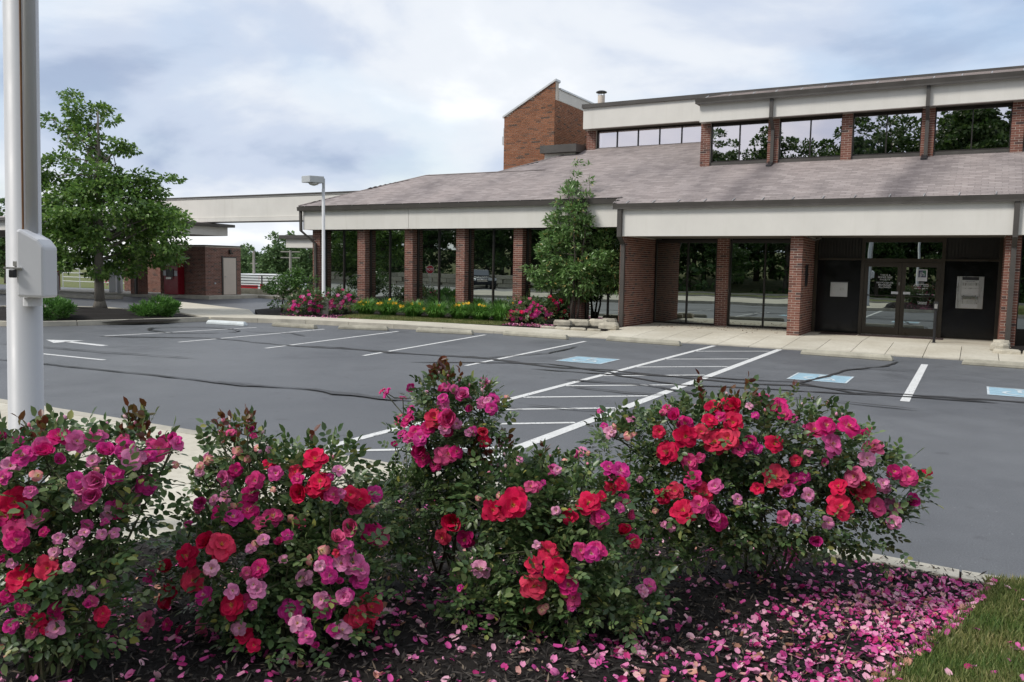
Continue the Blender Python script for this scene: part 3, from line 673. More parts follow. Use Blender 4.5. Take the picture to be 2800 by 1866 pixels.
downspout([(-23.1, 24.24, 3.95), (-23.1, 24.25, 3.18), (-22.6, 24.5, 2.7), (-22.6, 24.55, .15)], .10, .08)
downspout([(-9.52, 23.54, 3.73), (-9.52, 23.55, 2.88), (-9.50, 23.84, 2.66), (-9.50, 23.85, .1)], .13, .09)
downspout([(.76, 23.54, 3.73), (.76, 23.55, 2.84), (.76, 23.82, 2.6), (.76, 23.83, .12)], .115, .09)
# -- upper storey
UP = [(-8.18, -7.87), (-6.02, -5.69), (-3.83, -3.53), (-1.65, -1.31), (.6, .9), (2.85, 3.15), (5.05, 5.35)]
for a, c in UP: pier('upper_pier', a, c, UPY, UPY+.4, 5.2, 6.74, bank, 'fl')
for (a, c), (a2, c2) in zip(UP[:-1], UP[1:]):
    window(c+.001, a2-.001, UPY+.18, 5.45, 6.70, [(c+a2)/2], 'upper_glass', fr=.03, head=.06)
    b = MB(); b.box(c+.002, a2-.002, UPY+.06, UPY+.3, 5.18, 5.44); b.build('sill_flashing', 'brown_metal', bank)
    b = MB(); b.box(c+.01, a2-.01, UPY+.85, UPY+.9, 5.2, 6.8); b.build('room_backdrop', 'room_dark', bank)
    bl = MB(); lightp = abs(c+3.53) < .01
    n = 24 if not lightp else 26
    for k in range(n):
        x = c+.05+(a2-c-.1)*k/n
        if lightp and k > 12: continue
        bl.quad((x, UPY+.24, 5.47), (x+.055, UPY+.27, 5.47), (x+.055, UPY+.27, 6.66 if lightp else 5.95), (x, UPY+.24, 6.66 if lightp else 5.95))
    if lightp: bl.build('vertical_blind', 'blind', bank)
b = MB(); b.box(-8.14, 8, 26.75, 26.9, 6.70, 7.30); b.box(-8.16, -8.0, 26.91, 30.0, 6.703, 7.29); b.build('upper_fascia', 'cream_stucco', bank)
b = MB(); b.box(-8.0, 8, 26.9, 27.6, 6.715, 6.78); b.build('upper_soffit', 'soffit', bank)
gutter(-8.25, 8, 26.55, 7.42, .16).build('gutter', 'brown_metal', bank)
b = MB(); b.box(-8.25, -8.11, 26.7, 30.2, 7.27, 7.41); b.build('eave_trim', 'brown_metal', bank)
roof_plane([(-8.22, 26.57), (8, 26.57), (8, 30.2), (-8.22, 30.2)], lambda x, y: 7.40+.235*(y-26.57), (1, 0), 'upper_roof')
straps(-7.9, 2, .72, 26.55, 7.435)
downspout([(-5.86, 26.68, 7.3), (-5.86, 26.68, 6.68), (-5.86, 27.04, 6.35), (-5.86, 27.04, 5.33)], .10, .08); downspout([(-1.5, 26.68, 7.3), (-1.5, 26.68, 6.68), (-1.5, 27.04, 6.35), (-1.5, 27.04, 5.33)], .10, .08)
for xx in (-5.9, -1.54):
    b = MB(); b.hexa([(xx-.07, 26.75, 5.19), (xx+.09, 26.75, 5.19), (xx+.09, 27.08, 5.32), (xx-.07, 27.08, 5.32)], [(xx-.07, 26.75, 5.23), (xx+.09, 26.75, 5.23), (xx+.09, 27.08, 5.38), (xx-.07, 27.08, 5.38)]); b.build('splash_boot', 'black_metal', bank)
# left upper part
pier('upper_pier', -13.7, -13.32, LUY, LUY+.4, 6.4, 7.34, bank, 'fl')
window(-13.31, -8.2, LUY+.2, 6.56, 7.30, [-12.48, -11.62, -10.76, -9.9, -9.04], 'upper_glass', fr=.03, head=.03)
b = MB(); b.box(-13.31, -8.2, LUY+.05, LUY+.3, 6.38, 6.55); b.build('sill_flashing', 'old_concrete', bank)
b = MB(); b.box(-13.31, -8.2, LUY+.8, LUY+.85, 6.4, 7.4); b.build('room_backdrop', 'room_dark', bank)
b = MB(); b.box(-13.68, -8.17, 29.8, 29.95, 7.30, 8.09); b.box(-13.69, -13.55, 29.96, 36, 7.303, 8.08); b.build('upper_fascia', 'cream_stucco', bank)
b = MB(); b.box(-13.54, -8.17, 29.95, 30.7, 7.31, 7.37); b.build('upper_soffit', 'soffit', bank)
b = MB(); b.box(-13.72, 8, 29.72, 36, 8.085, 8.23); b.build('roof_edge', 'brown_metal', bank)
b = MB(); b.box(-13.5, 8, 31.5, 40, 3.0, 8.08); b.box(-22.4, -13.6, 31.2, 40, .1, 5.0); b.build('rear_wall', 'cream_stucco', bank)
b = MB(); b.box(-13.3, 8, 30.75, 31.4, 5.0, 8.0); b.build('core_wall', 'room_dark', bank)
b = MB(); b.box(8.0, 12, 24.7, 40, .0, 5.3); b.box(8.0, 8.2, 27.0, 40, 5.3, 8.0); b.build('right_wall', 'cream_stucco', bank)
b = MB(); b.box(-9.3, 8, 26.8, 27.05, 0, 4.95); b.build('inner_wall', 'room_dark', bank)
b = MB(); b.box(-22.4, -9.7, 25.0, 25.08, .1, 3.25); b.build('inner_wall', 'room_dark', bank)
# -- brick tower
TY = 30.6; ts = TY/30.
def tw(x): return x*ts
tx0, tx1 = -17.34*ts, -15.03*ts
zl, zr = 1.9+(8.06-1.9)*ts, 1.9+(9.33-1.9)*ts
core = MB(); core.extrude([(tx0+.008, 4.5), (tx1-.008, 4.5), (tx1-.008, zr-.02), (tx0+.008, zl-.02)], 'y', TY+.008, TY+.35); tower = core.build('tower_wall', 'mortar', bank)
tm = MB(); brick_face(tm, tx0, tx1, 5.2, zr+.1, lambda u, d, z: (u, TY-d, z), topf=lambda u: zl+(zr-zl)*(u-tx0)/(tx1-tx0)); tag(tm.build('brickwork', 'brick_tower', tower), kind='stuff')
cp = MB(); cp.extrude([(tx0-.06, zl-.05), (tx1+.05, zr-.03), (tx1+.05, zr+.05), (tx0-.06, zl+.03)], 'y', TY-.05, TY+.4); cp.build('coping', 'galvanised', tower)
zb = 1.9+(8.60-1.9)*ts; zt = 1.9+(9.03-1.9)*ts
sd = MB(); sd.box(tx1-.3, tx1-.008, TY+.36, 35.4, 4.5, zb); tside = sd.build('tower_side', 'mortar', bank)
tm = MB(); brick_face(tm, TY+.06, 35.4, 5.6, zb, lambda u, d, z: (tx1+d, u, z), half0=1); tag(tm.build('brickwork', 'brick_tower', tside), kind='stuff')
b = MB(); b.box(tx1-.3, tx1+.01, TY+.36, 35.4, zb+.002, zt); b.build('tower_band', 'cream_stucco', bank)
b = MB(); b.box(tx1-.34, tx1+.05, TY+.41, 35.45, zt+.002, zt+.07); b.build('tower_coping', 'galvanised', bank)
b = MB(); b.box(tx0+.01, tx0+.3, TY+.36, 35.4, 4.5, zl-.1); b.build('tower_side', 'brick_tower', bank)
b = MB(); b.hexa([(tx0, TY+.5, zl-.1), (tx1-.3, TY+.5, zb), (tx1-.3, 35.4, zb), (tx0, 35.4, zl-.1)], [(tx0, TY+.5, zl), (tx1-.3, TY+.5, zb+.1), (tx1-.3, 35.4, zb+.1), (tx0, 35.4, zl)]); b.build('tower_roof', 'brown_metal', bank)
b = MB(); b.box(tx0-.14, tx0-.005, TY+.1, TY+.3, 7.05, 7.4); b.box(tx0-.10, tx0-.005, TY+.12, TY+.22, 7.4, 7.75); b.build('wall_light', 'lamp_grey', bank)
b = MB(); b.box(tx1+.01, -13.75, 29.35, 30.9, 6.40, 6.70); b.build('low_roof_box', 'brown_metal', bank)
b = MB(); b.box(tx1+.1, -13.9, 29.6, 30.9, 5.9, 6.395); b.build('low_roof_wall', 'cream_stucco', bank)
fl = MB(); fl.lathe([(.15, 0), (.15, .32)], (-14.33, 33, 8.9), 14); fl.build('flue_pipe', 'beige_paint', bank, smooth=False)
fl = MB()
for k in range(5): a = k*2*math.pi/5; fl.tube([(-14.33+.14*math.cos(a), 33+.14*math.sin(a), 9.2), (-14.33+.14*math.cos(a), 33+.14*math.sin(a), 9.36)], .012, 4)
fl.build('flue_strut', 'black_metal', bank)
fl = MB(); fl.lathe([(.23, 0), (.23, .035), (.16, .07), (.03, .09)], (-14.33, 33, 9.34), 16); fl.build('flue_cap', 'black_metal', bank)
b = MB(); b.lathe([(.15, 0), (.15, .65)], (-14.33, 33, 8.25), 14); b.build('flue_base', 'galvanised', bank)

# -- entrance
EY = 25.9
for xa, xb in ((-4.2, -2.9), (-.80, .58)): b = MB(); b.box(xa, xb, EY, EY+.12, .13, 2.28); b.build('spandrel_panel', 'dark_panel', bank)
for xa, xb in ((-4.2, -2.9), (-.80, .58)):
    mb = MB(); x = xa
    mb.box(xa, xb, EY+.03, EY+.12, 2.34, 2.93)
    while x < xb-.03: mb.box(x, x+.05, EY, EY+.029, 2.34, 2.93); x += .085
    mb.build('ribbed_panel', 'ribbed_panel', bank)
b = MB()
for xa, xb in ((-4.22, -4.13), (-2.93, -2.84), (-.87, -.78), (.50, .579)): b.box(xa, xb, EY-.06, EY+.1, .12, 2.93)
b.box(-4.13, -2.93, EY-.04, EY+.1, 2.28, 2.335); b.box(-2.84, -.87, EY-.05, EY+.1, 2.24, 2.34); b.box(-2.84, -.87, EY-.05, EY+.1, 2.80, 2.93); b.box(-.78, .50, EY-.04, EY+.1, 2.28, 2.335); b.box(-4.13, -2.93, EY-.03, EY+.1, .1, .16); b.box(-.78, .5, EY-.03, EY+.1, .1, .16)
b.build('entrance_frame', 'door_bronze', bank)
tr = MB(); tr.quad((-2.84, EY+.0, 2.34), (-.87, EY+.0, 2.34), (-.87, EY+.0, 2.80), (-2.84, EY+.0, 2.80)); tr.build('transom_pane', 'door_glass', bank)
def door(x0, x1, hand):
    d = MB(); st = .105; y0, y1 = EY-.03, EY+.03; z0, z1 = .16, 2.23
    d.box(x0, x0+st, y0, y1, z0, z1); d.box(x1-st, x1, y0, y1, z0, z1); d.box(x0+st, x1-st, y0+.002, y1, z0, z0+.22); d.box(x0+st, x1-st, y0+.002, y1, z1-.13, z1)
    d = d.build('door', 'door_bronze', bank)
    p = MB(); p.quad((x0+st, EY, z0+.22), (x1-st, EY, z0+.22), (x1-st, EY, z1-.13), (x0+st, EY, z1-.13)); p.build('door_pane', 'door_glass', d)
    h = MB(); h.tube([(x0+.08, y0-.05, 1.28), (x1-.08, y0-.05, 1.28)], .014, 8); h.tube([(x0+.08, y0-.05, 1.28), (x0+.08, y0, 1.28)], .012, 6); h.tube([(x1-.08, y0-.05, 1.28), (x1-.08, y0, 1.28)], .012, 6); h.build('push_bar', 'bronze_frame', d)
    xl = x1-.24 if hand else x0+.06; l = MB(); l.box(xl, xl+.18, y0-.012, y0-.002, 1.33, 1.40); l.build('push_sticker', 'sticker_white', d)
    return d
dl = door(-2.835, -1.86, True); dr = door(-1.85, -.875, False)
th_ = MB(); th_.box(-2.84, -.87, EY-.12, EY+.1, .12, .158); th_.build('threshold', 'stainless', bank)
text_part('THIS IS A\nSMOKE FREE\nFACILITY', .068, (-2.28, EY-.004, 1.80), 'lettering', dl, spacing=.95)
text_part('NO FOOD OR\nBEVERAGES\nALLOWED', .068, (-2.28, EY-.004, 1.58), 'lettering', dl, spacing=.95)
s_ = MB(); s_.box(-1.465, -1.205, EY-.009, EY-.003, 1.71, 2.04); s_.build('logo_sign', 'sticker_white', dr)
s_ = MB(); s_.box(-1.43, -1.24, EY-.012, EY-.0095, 1.82, 2.015); s_.build('logo_field', 'logo_navy', dr)
s_ = MB(); s_.box(-1.318, -1.241, EY-.0135, EY-.0125, 1.87, 2.013); s_.build('logo_field', 'logo_green', dr)
text_part('jh', .20, (-1.335, EY-.0155, 1.905), 'sticker_white', dr, depth=.001, sx=.95)
text_part('HOURS', .04, (-1.34, EY-.004, 1.66), 'lettering', dr); s_ = MB(); s_.box(-1.52, -1.17, EY-.006, EY-.003, 1.618, 1.630); s_.build('rule_line', 'lettering', dr)
text_part('MONDAY - FRIDAY', .046, (-1.345, EY-.004, 1.575), 'lettering', dr); text_part('9:00 AM - 5:00 PM', .046, (-1.345, EY-.004, 1.505), 'lettering', dr)
text_part('Primary Council', .05, (-1.28, EY-.004, 1.345), 'lettering', dr); text_part('Campbell', .065, (-1.29, EY-.004, 1.12), 'lettering', dr); s_ = MB(); s_.box(-1.40, -1.18, EY-.006, EY-.003, 1.07, 1.083); s_.build('rule_line', 'lettering', dr)
text_part('PULL', .04, (-1.905, EY-.034, 1.62), 'lettering', dl, rot=(R(90), R(90), 0))
# night drop hatch and deposit machine set into the black panels
hb = MB(); hb.box(-3.74, -3.27, EY-.05, EY, 1.21, 1.63); hb = hb.build('night_drop_box', 'steel_white', bank, bevel=.006)
d_ = MB(); d_.box(-3.70, -3.31, EY-.062, EY-.051, 1.25, 1.60); d_.build('hatch_door', 'steel_white', hb, bevel=.004)
d_ = MB(); d_.lathe([(.03, 0), (.03, .02)], (0, 0, 0), 12); d_ = d_.build('lock', 'black_plastic', hb); d_.location = Vector((-3.61, EY-.062, 1.50))-Vector(bank.location); d_.rotation_euler = (R(90), 0, 0)
d_ = MB(); d_.box(-3.47, -3.37, EY-.07, EY-.0625, 1.40, 1.47); d_.build('handle_plate', 'stainless', hb); d_ = MB(); d_.box(-3.44, -3.40, EY-.09, EY-.071, 1.415, 1.455); d_.build('handle', 'steel_white', hb)
h2 = MB(); h2.box(-3.76, -3.25, EY-.08, EY-.001, 1.635, 1.665); h2.build('hood', 'black_metal', hb)
dm = MB(); dm.box(-.46, .19, EY-.05, EY, .99, 1.87); dm = dm.build('deposit_machine', 'stainless', bank, bevel=.006)
for z0, z1, mt, o in ((1.77, 1.855, 'black_plastic', .056), (1.70, 1.765, 'steel_white', .058), (1.63, 1.685, 'stainless', .06), (1.555, 1.615, 'steel_white', .058), (1.36, 1.53, 'steel_white', .056), (1.24, 1.33, 'chrome', .09), (1.13, 1.225, 'stainless', .056), (1.0, 1.115, 'steel_white', .06)):
    q = MB(); q.box(-.335, .065, EY-o, EY-.051, z0, z1); q.build('machine_slot', mt, dm, bevel=.004)
text_part('DEPOSITORY', .04, (-.135, EY-.0595, 1.733), 'logo_navy', dm, depth=.001)
pq = MB(); pq.box(-4.222, -4.20, 24.45, 24.75, 1.52, 2.12); pq.build('wall_plaque', 'black_metal', bank, bevel=.004)
pi_ = MB(); pi_.tube([(-4.15, 24.1, 2.88), (-3.95, 24.1, 2.80), (-3.8, 24.1, 2.85), (-3.78, 24.1, 2.93)], .02, 6); pi_.build('conduit', 'brown_metal', bank)
# low eave on the left flank, and roof link to the drive-through
b = MB(); b.box(-27.6, -22.85, 28.0, 29.6, 2.62, 3.02); b.build('side_eave', 'cream_stucco', bank)
b = MB(); b.box(-27.9, -22.85, 27.85, 29.8, 3.025, 3.18); b.build('side_eave_gutter', 'brown_metal', bank)

# ================================================================== DRIVE-THROUGH
dt = thing('drive_through_canopy', 'cream drive-through canopy on brick columns behind the leafy tree', 'canopy', (-40, 28.8, 0))
b = MB(); b.box(-56, -32.6, 21.8, 21.95, 3.20, 3.62); b.box(-32.75, -32.6, 21.96, 29.1, 3.203, 3.618); b.box(-56, -32.76, 28.95, 29.1, 3.2, 3.62); b.build('fascia', 'cream_stucco', dt)
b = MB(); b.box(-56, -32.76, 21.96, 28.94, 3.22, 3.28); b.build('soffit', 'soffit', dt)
b = MB(); b.box(-56, -32.35, 21.6, 29.35, 3.625, 3.76); b.build('eave_trim', 'brown_metal', dt)
b = MB(); b.hexa([(-56, 21.65, 3.765), (-32.4, 21.65, 3.765), (-32.4, 29.3, 3.765), (-56, 29.3, 3.765)], [(-56, 25.4, 4.15), (-36.4, 25.4, 4.15), (-36.4, 25.6, 4.15), (-56, 25.6, 4.15)]); b.build('canopy_roof', 'shingle', dt)
b = MB(); b.box(-37.5, -22.2, 28.0, 28.35, 4.03, 5.0); b.box(-37.5, -22.2, 27.94, 28.4, 3.84, 4.02); b.build('link_beam', 'cream_stucco', dt)
b = MB(); b.box(-37.6, -22.2, 27.96, 28.42, 5.005, 5.06); b.box(-37.6, -22.2, 27.985, 28.37, 4.93, 4.945); b.build('beam_coping', 'brown_metal', dt)
b = MB(); b.box(-37.5, -22.2, 27.96, 28.38, 3.80, 3.838); b.build('beam_base', 'brown_metal', dt)
for cx, cy, w in ((-38.9, 28.7, .6), (-46.6, 28.6, .7), (-54, 28.7, .6)): pier('brick_column', cx-w/2, cx+w/2, cy-w/2, cy+w/2, .1, 3.2, dt, 'fr')
b = MB(); b.box(-38.72, -38.6, 28.28, 28.38, .15, 3.2); b.build('downspout', 'brown_metal', dt)
sw = thing('brick_screen_wall', 'brick wall under the drive-through canopy left of the column', 'wall', (-43, 32.7, 0)); pier('wall_panel', -45.6, -40.2, 32.6, 32.9, 0, 2.9, sw, 'fr')
for nm, lab, x0, x1, y0, y1 in (('service_island', 'concrete drive-through island at the foot of the brick column', -47.6, -36.1, 28.2, 30.9), ('service_island', 'front concrete drive-through island nearest the drive', -49, -36.9, 25.1, 26.6)):
    t = MB(); t.prism([(x0, y0), (x1-.4, y0), (x1-.1, y0+.25), (x1, (y0+y1)/2), (x1-.1, y1-.25), (x1-.4, y1), (x0, y1)], 0, .14); tag(t.build(nm, 'kerb_concrete', bevel=.02), lab, 'island', 'drive-through islands')
def kiosk(x, y, lab):
    k = thing('teller_kiosk', lab, 'kiosk', (x, y, .14), 'drive-through teller kiosks')
    b = MB(); b.box(x-.28, x+.28, y-.25, y+.25, .14, 1.05); b.build('cabinet', 'white_plastic', k, bevel=.03)
    b = MB(); b.hexa([(x-.25, y-.22, 1.055), (x+.25, y-.22, 1.055), (x+.25, y+.22, 1.055), (x-.25, y+.22, 1.055)], [(x-.22, y-.10, 1.75), (x+.22, y-.10, 1.75), (x+.22, y+.22, 1.75), (x-.22, y+.22, 1.75)]); b.build('head', 'white_plastic', k, bevel=.03)
    b = MB(); b.box(x+.05, x+.285, y-.2, y+.1, 1.1, 1.32); b.build('tube_door', 'black_plastic', k); b = MB(); b.box(x-.15, x+.15, y-.25, y-.16, 1.35, 1.6); b.build('screen', 'lamp_grey', k)
kiosk(-41.7, 29.3, 'off-white teller kiosk on the rear drive-through island'); kiosk(-42.3, 26.0, 'off-white teller kiosk on the front drive-through island behind the stop sign')
for x, y, lab in ((-40.3, 28.5, 'white steel bollard beside the rear teller kiosk'), (-41.1, 25.5, 'white steel bollard beside the front teller kiosk')):
    b = MB(); b.lathe([(.10, 0), (.10, .92), (.085, .98), (.04, 1.0)], (x, y, .13), 12); tag(b.build('bollard', 'white_plastic', smooth=True), lab, 'bollard', 'white bollards at the drive-through')
shed = thing('brick_shed', 'small flat-roofed brick outbuilding with a beige metal door', 'outbuilding', (-36.3, 30.6, 0))
pier('shed_wall', -38.1, -34.6, 29.4, 31.75, .15, 2.72, shed, 'fr')
b = MB(); b.box(-38.15, -34.55, 29.34, 31.8, 2.722, 2.78); b.build('roof_edge', 'brown_metal', shed)
b = MB(); b.box(-34.592, -34.55, 30.45, 31.42, .2, 2.2); b.build('door_frame', 'brown_metal', shed); b = MB(); b.box(-34.56, -34.53, 30.52, 31.35, .2, 2.13); sdr = b.build('door', 'beige_paint', shed)
b = MB(); b.tube([(-34.53, 30.6, 1.15), (-34.48, 30.6, 1.15), (-34.48, 30.7, 1.15)], .015, 6); b.build('door_handle', 'stainless', sdr)
b = MB(); b.box(-34.6, -34.50, 30.93, 31.05, 2.38, 2.58); b.box(-34.52, -34.42, 30.9, 31.08, 2.34, 2.42); b.build('wall_lamp', 'bronze_frame', shed); b = MB(); b.box(-34.6, -34.56, 29.95, 30.05, .75, .85); b.build('outlet_cover', 'lamp_grey', shed)
b = MB(); b.box(-39.5, -33.9, 29.0, 32.3, -.02, .18); tag(b.build('shed_plinth', 'kerb_concrete', bevel=.02), kind='structure')
atm = thing('cash_machine', 'red cash machine standing against the dark front of the brick shed', 'cash machine', (-36.7, 29.1, .18))
b = MB(); b.box(-37.25, -36.15, 28.95, 29.36, .18, 1.95); b.build('cabinet', 'atm_red', atm, bevel=.02)
b = MB(); b.box(-37.4, -36.75, 28.90, 28.945, 1.68, 1.95); b.build('sign_plate', 'sign_white', atm); b = MB(); b.box(-37.36, -37.2, 28.893, 28.899, 1.71, 1.92); b.build('sign_mark', 'logo_navy', atm); b = MB(); b.box(-36.72, -36.4, 28.90, 28.945, 1.70, 1.90); b.build('network_sign', 'logo_green', atm)
b = MB(); b.box(-37.0, -36.45, 28.91, 28.945, 1.10, 1.5); b.build('screen_recess', 'black_plastic', atm); b = MB(); b.box(-36.95, -36.55, 28.85, 28.945, .98, 1.08); b.build('keypad_shelf', 'stainless', atm)
for xa in (-37.25, -36.38): b = MB(); b.box(xa, xa+.2, 28.91, 28.945, 1.15, 1.42); b.build('notice', 'sticker_white', atm)
# raised walk, low wall and railing right of the shed
b = MB(); b.prism([(-41, 32.35), (-33.9, 32.35), (-22.9, 29.9), (-22.9, 34.4), (-41, 34.4)], -.02, .15); struct(b, 'rear_walk', 'kerb_concrete')
b = MB(); b.box(-41, -23, 33.3, 33.5, .05, .46); tag(b.build('low_wall', 'old_concrete'), 'low tan concrete wall under the black railing beside the shed', 'wall')
rl = thing('railing', 'black horizontal bar railing right of the brick shed', 'railing', (-30, 33.4, .46))
for k in range(5): b = MB(); b.box(-40.6, -23, 33.375, 33.415, .56+k*.155, .605+k*.155); b.build('rail', 'black_metal', rl)
for k in range(10): x = -40.5+k*1.9; b = MB(); b.box(x-.03, x+.03, 33.42, 33.47, .3, 1.22); b.build('post', 'black_metal', rl)
wr = thing('pipe_railing', 'white pipe railing far behind the drive-through columns', 'railing', (-47, 36.5, 0))
for k in range(4): b = MB(); b.tube([(-58, 36.5, .35+k*.3), (-40, 36.5, .35+k*.3)], .03, 6); b.build('rail', 'white_plastic', wr)
for k in range(10): b = MB(); b.tube([(-58+k*2, 36.5, -.1), (-58+k*2, 36.5, 1.28)], .035, 6); b.build('post', 'white_plastic', wr)

# ================================================================== STREET FURNITURE
WS = [((-20.6, 17.50), (-19.1, 17.62), 'white_stop', 'white painted wheel stop at the corner of the tree island'), ((-18.5, 18.15), (-16.8, 18.15), 'old_concrete', 'weathered wheel stop just right of the white painted one'),
      ((-16.3, 18.62), (-14.85, 19.1), 'old_concrete', 'weathered wheel stop in front of the first daylilies'), ((-13.95, 19.25), (-12.2, 19.5), 'old_concrete', 'weathered wheel stop in front of the last daylilies'),
      ((-11.5, 20.0), (-9.45, 19.85), 'old_concrete', 'weathered wheel stop in front of the stone edging'), ((-8.5, 20.3), (-6.4, 20.05), 'old_concrete', 'wheel stop at the accessible bay left of the hatched aisle'),
      ((-3.47, 19.95), (-1.5, 19.7), 'old_concrete', 'wheel stop before the entrance doors right of the hatched aisle'), ((-.17, 19.95), (1.8, 19.8), 'old_concrete', 'rightmost wheel stop cut by the picture edge')]
for (xa, ya), (xb, yb), mt, lab in WS:
    a, c = Vector((xa, ya, 0)), Vector((xb, yb, 0)); t = (c-a).normalized(); n = Vector((-t.y, t.x, 0)); Lw = (c-a).length
    me = MB(); pr = [(0, .0), (0, .06), (.035, .125), (.125, .125), (.16, .06), (.16, 0)]
    me.hexa([a+n*u+Vector((0, 0, w+.001))+t*(.05 if w > .1 else 0) for u, w in pr], [c+n*u+Vector((0, 0, w+.001))-t*(.05 if w > .1 else 0) for u, w in pr])
    tag(me.build('wheel_stop', mt, bevel=.012), lab, 'wheel stop', 'concrete wheel stops along the kerb')
# area light in the planting bed
lx, ly = -20.0, 22.1
lp = thing('street_lamp', 'grey pole lamp with a boxy head beside the pink roses', 'lamp', (lx, ly, .13))
b = MB(); b.lathe([(.17, 0), (.17, .55), (.15, .6)], (lx, ly, .1), 14); b.build('footing', 'old_concrete', lp); b = MB(); b.lathe([(.10, 0), (.10, .03), (.065, .05), (.055, 3.8)], (lx, ly, .7), 12); b.build('pole', 'pole_paint', lp, smooth=True)
b = MB(); b.box(lx-.03, lx+.05, ly-.03, ly+.03, 4.4, 4.86); b.build('arm', 'lamp_grey', lp)
b = MB(); b.hexa([(lx-.62, ly-.42, 4.70), (lx-.18, ly-.48, 4.70), (lx+.06, ly-.02, 4.70), (lx-.30, ly+.12, 4.70)], [(lx-.62, ly-.42, 4.93), (lx-.18, ly-.48, 4.93), (lx+.06, ly-.02, 4.93), (lx-.30, ly+.12, 4.93)]); b.build('lamp_head', 'lamp_grey', lp, bevel=.015)
b = MB(); b.lathe([(.04, -.09), (.14, -.06), (.19, 0)], (lx-.26, ly-.2, 4.695), 14); b.build('lens', 'lens_plastic', lp, smooth=True)

# flagpole with lockable halyard box, near left
fp = at_depth(60, 1120, 5.2); fx, fy = fp.x, fp.y
flag = thing('flagpole', 'tall white pole with a lidded box clamped to it at the left edge', 'pole', (fx, fy, .15))
b = MB(); b.lathe([(.13, 0), (.13, .05), (.100, .06), (.085, 7.5), (.05, 7.6)], (fx, fy, .15), 28); b.build('pole', 'pole_white', flag, smooth=True)
cr = Vector((CR.x, CR.y, 0)).normalized(); cf = Vector((_f.x, _f.y, 0)).normalized()
def fpt(r, f_, z): v = Vector((fx, fy, z)) + cr*r - cf*f_; return (v.x, v.y, v.z)
def fbox(mb, r0, r1, f0, f1, z0, z1): mb.hexa([fpt(r0, f0, z0), fpt(r1, f0, z0), fpt(r1, f1, z0), fpt(r0, f1, z0)][::-1], [fpt(r0, f0, z1), fpt(r1, f0, z1), fpt(r1, f1, z1), fpt(r0, f1, z1)][::-1])
boxtop, boxbot = at_depth(80, 529, 5.05).z, at_depth(80, 681, 5.05).z
b = MB(); pr = [(.058, boxbot), (.225, boxbot), (.225, boxtop-.10), (.19, boxtop-.055), (.085, boxtop), (.058, boxtop)]
b.hexa([fpt(r, .03, z) for r, z in pr], [fpt(r, .185, z) for r, z in pr]); b.build('halyard_box', 'white_plastic', flag, bevel=.016)
b = MB(); b.tube([fpt(.092, .07, boxtop-.03), fpt(.085, .07, 7.0)], .033, 14); b.build('conduit', 'pole_white', flag, smooth=True)
b = MB(); b.tube([fpt(.046, .085, boxtop-.01), fpt(.047, .087, 4.0), fpt(.05, .083, 5.2), fpt(.045, .08, 7.0)], .006, 6); b.build('halyard_rope', 'rust_wire', flag)
zc = at_depth(45, 616, 5.05).z
b = MB(); fbox(b, -.005, .10, .09, .20, zc-.004, zc+.006); fbox(b, -.005, .03, .088, .108, zc-.04, zc-.008); fbox(b, -.005, .03, .088, .108, zc+.012, zc+.04); b.build('hasp', 'stainless', flag); b = MB(); fbox(b, .035, .07, .19, .22, zc-.055, zc-.006); b.build('padlock', 'black_metal', flag, bevel=.006)
b = MB(); b.lathe([(.05, 0), (.05, .05)], fpt(.10, .09, boxbot-.055), 12); b.build('drain_stub', 'white_plastic', flag)

flag.rotation_euler = Matrix.Rotation(R(1.25), 3, cf).to_euler()
def octagon(name, label, P, face, zc, s=.38, post_z=0.):
    """face: unit horizontal vector the sign looks along"""
    fv = Vector(face).normalized(); rv = Vector((-fv.y, fv.x, 0))*1.; t = thing(name, label, 'sign', (P[0], P[1], post_z), 'stop signs')
    def pl(r, d, z): v = Vector((P[0], P[1], z)) + rv*r + fv*d; return (v.x, v.y, v.z)
    def oc(rad, d0, d1, mt, nm):
        ring = [(rad*math.cos(R(22.5+45*k))/math.cos(R(22.5)), rad*math.sin(R(22.5+45*k))/math.cos(R(22.5))) for k in range(8)]
        mb = MB(); mb.hexa([pl(r, d0, zc+w) for r, w in ring], [pl(r, d1, zc+w) for r, w in ring]); return mb.build(nm, mt, t)
    oc(s, .03, .034, 'sign_white', 'sign_border'); oc(s*.945, .0345, .037, 'sign_red', 'sign_face')
    ang = math.atan2(fv.y, fv.x)+math.pi/2
    text_part('STOP', s*.86, pl(0, .039, zc), 'sign_white', t, rot=(R(90), 0, ang), sx=.82)
    b = MB(); q = [pl(-.03, -.03, 0), pl(.03, -.03, 0), pl(.03, .028, 0), pl(-.03, .028, 0)]
    b.hexa([(x, y, post_z) for x, y, _ in q], [(x, y, zc+s*.9) for x, y, _ in q]); b.build('post', 'galvanised', t)
octagon('stop_sign', 'red octagonal stop sign partly hidden behind the box on the white pole', (-28.93, 17.85), (28.9, -17.8, 0), 1.8, post_z=.1)
octagon('stop_sign', 'stop sign seen only as a reflection in the left wing windows', (-45.4, -14.9), (22, 40, 0), 1.55, post_z=-.05)

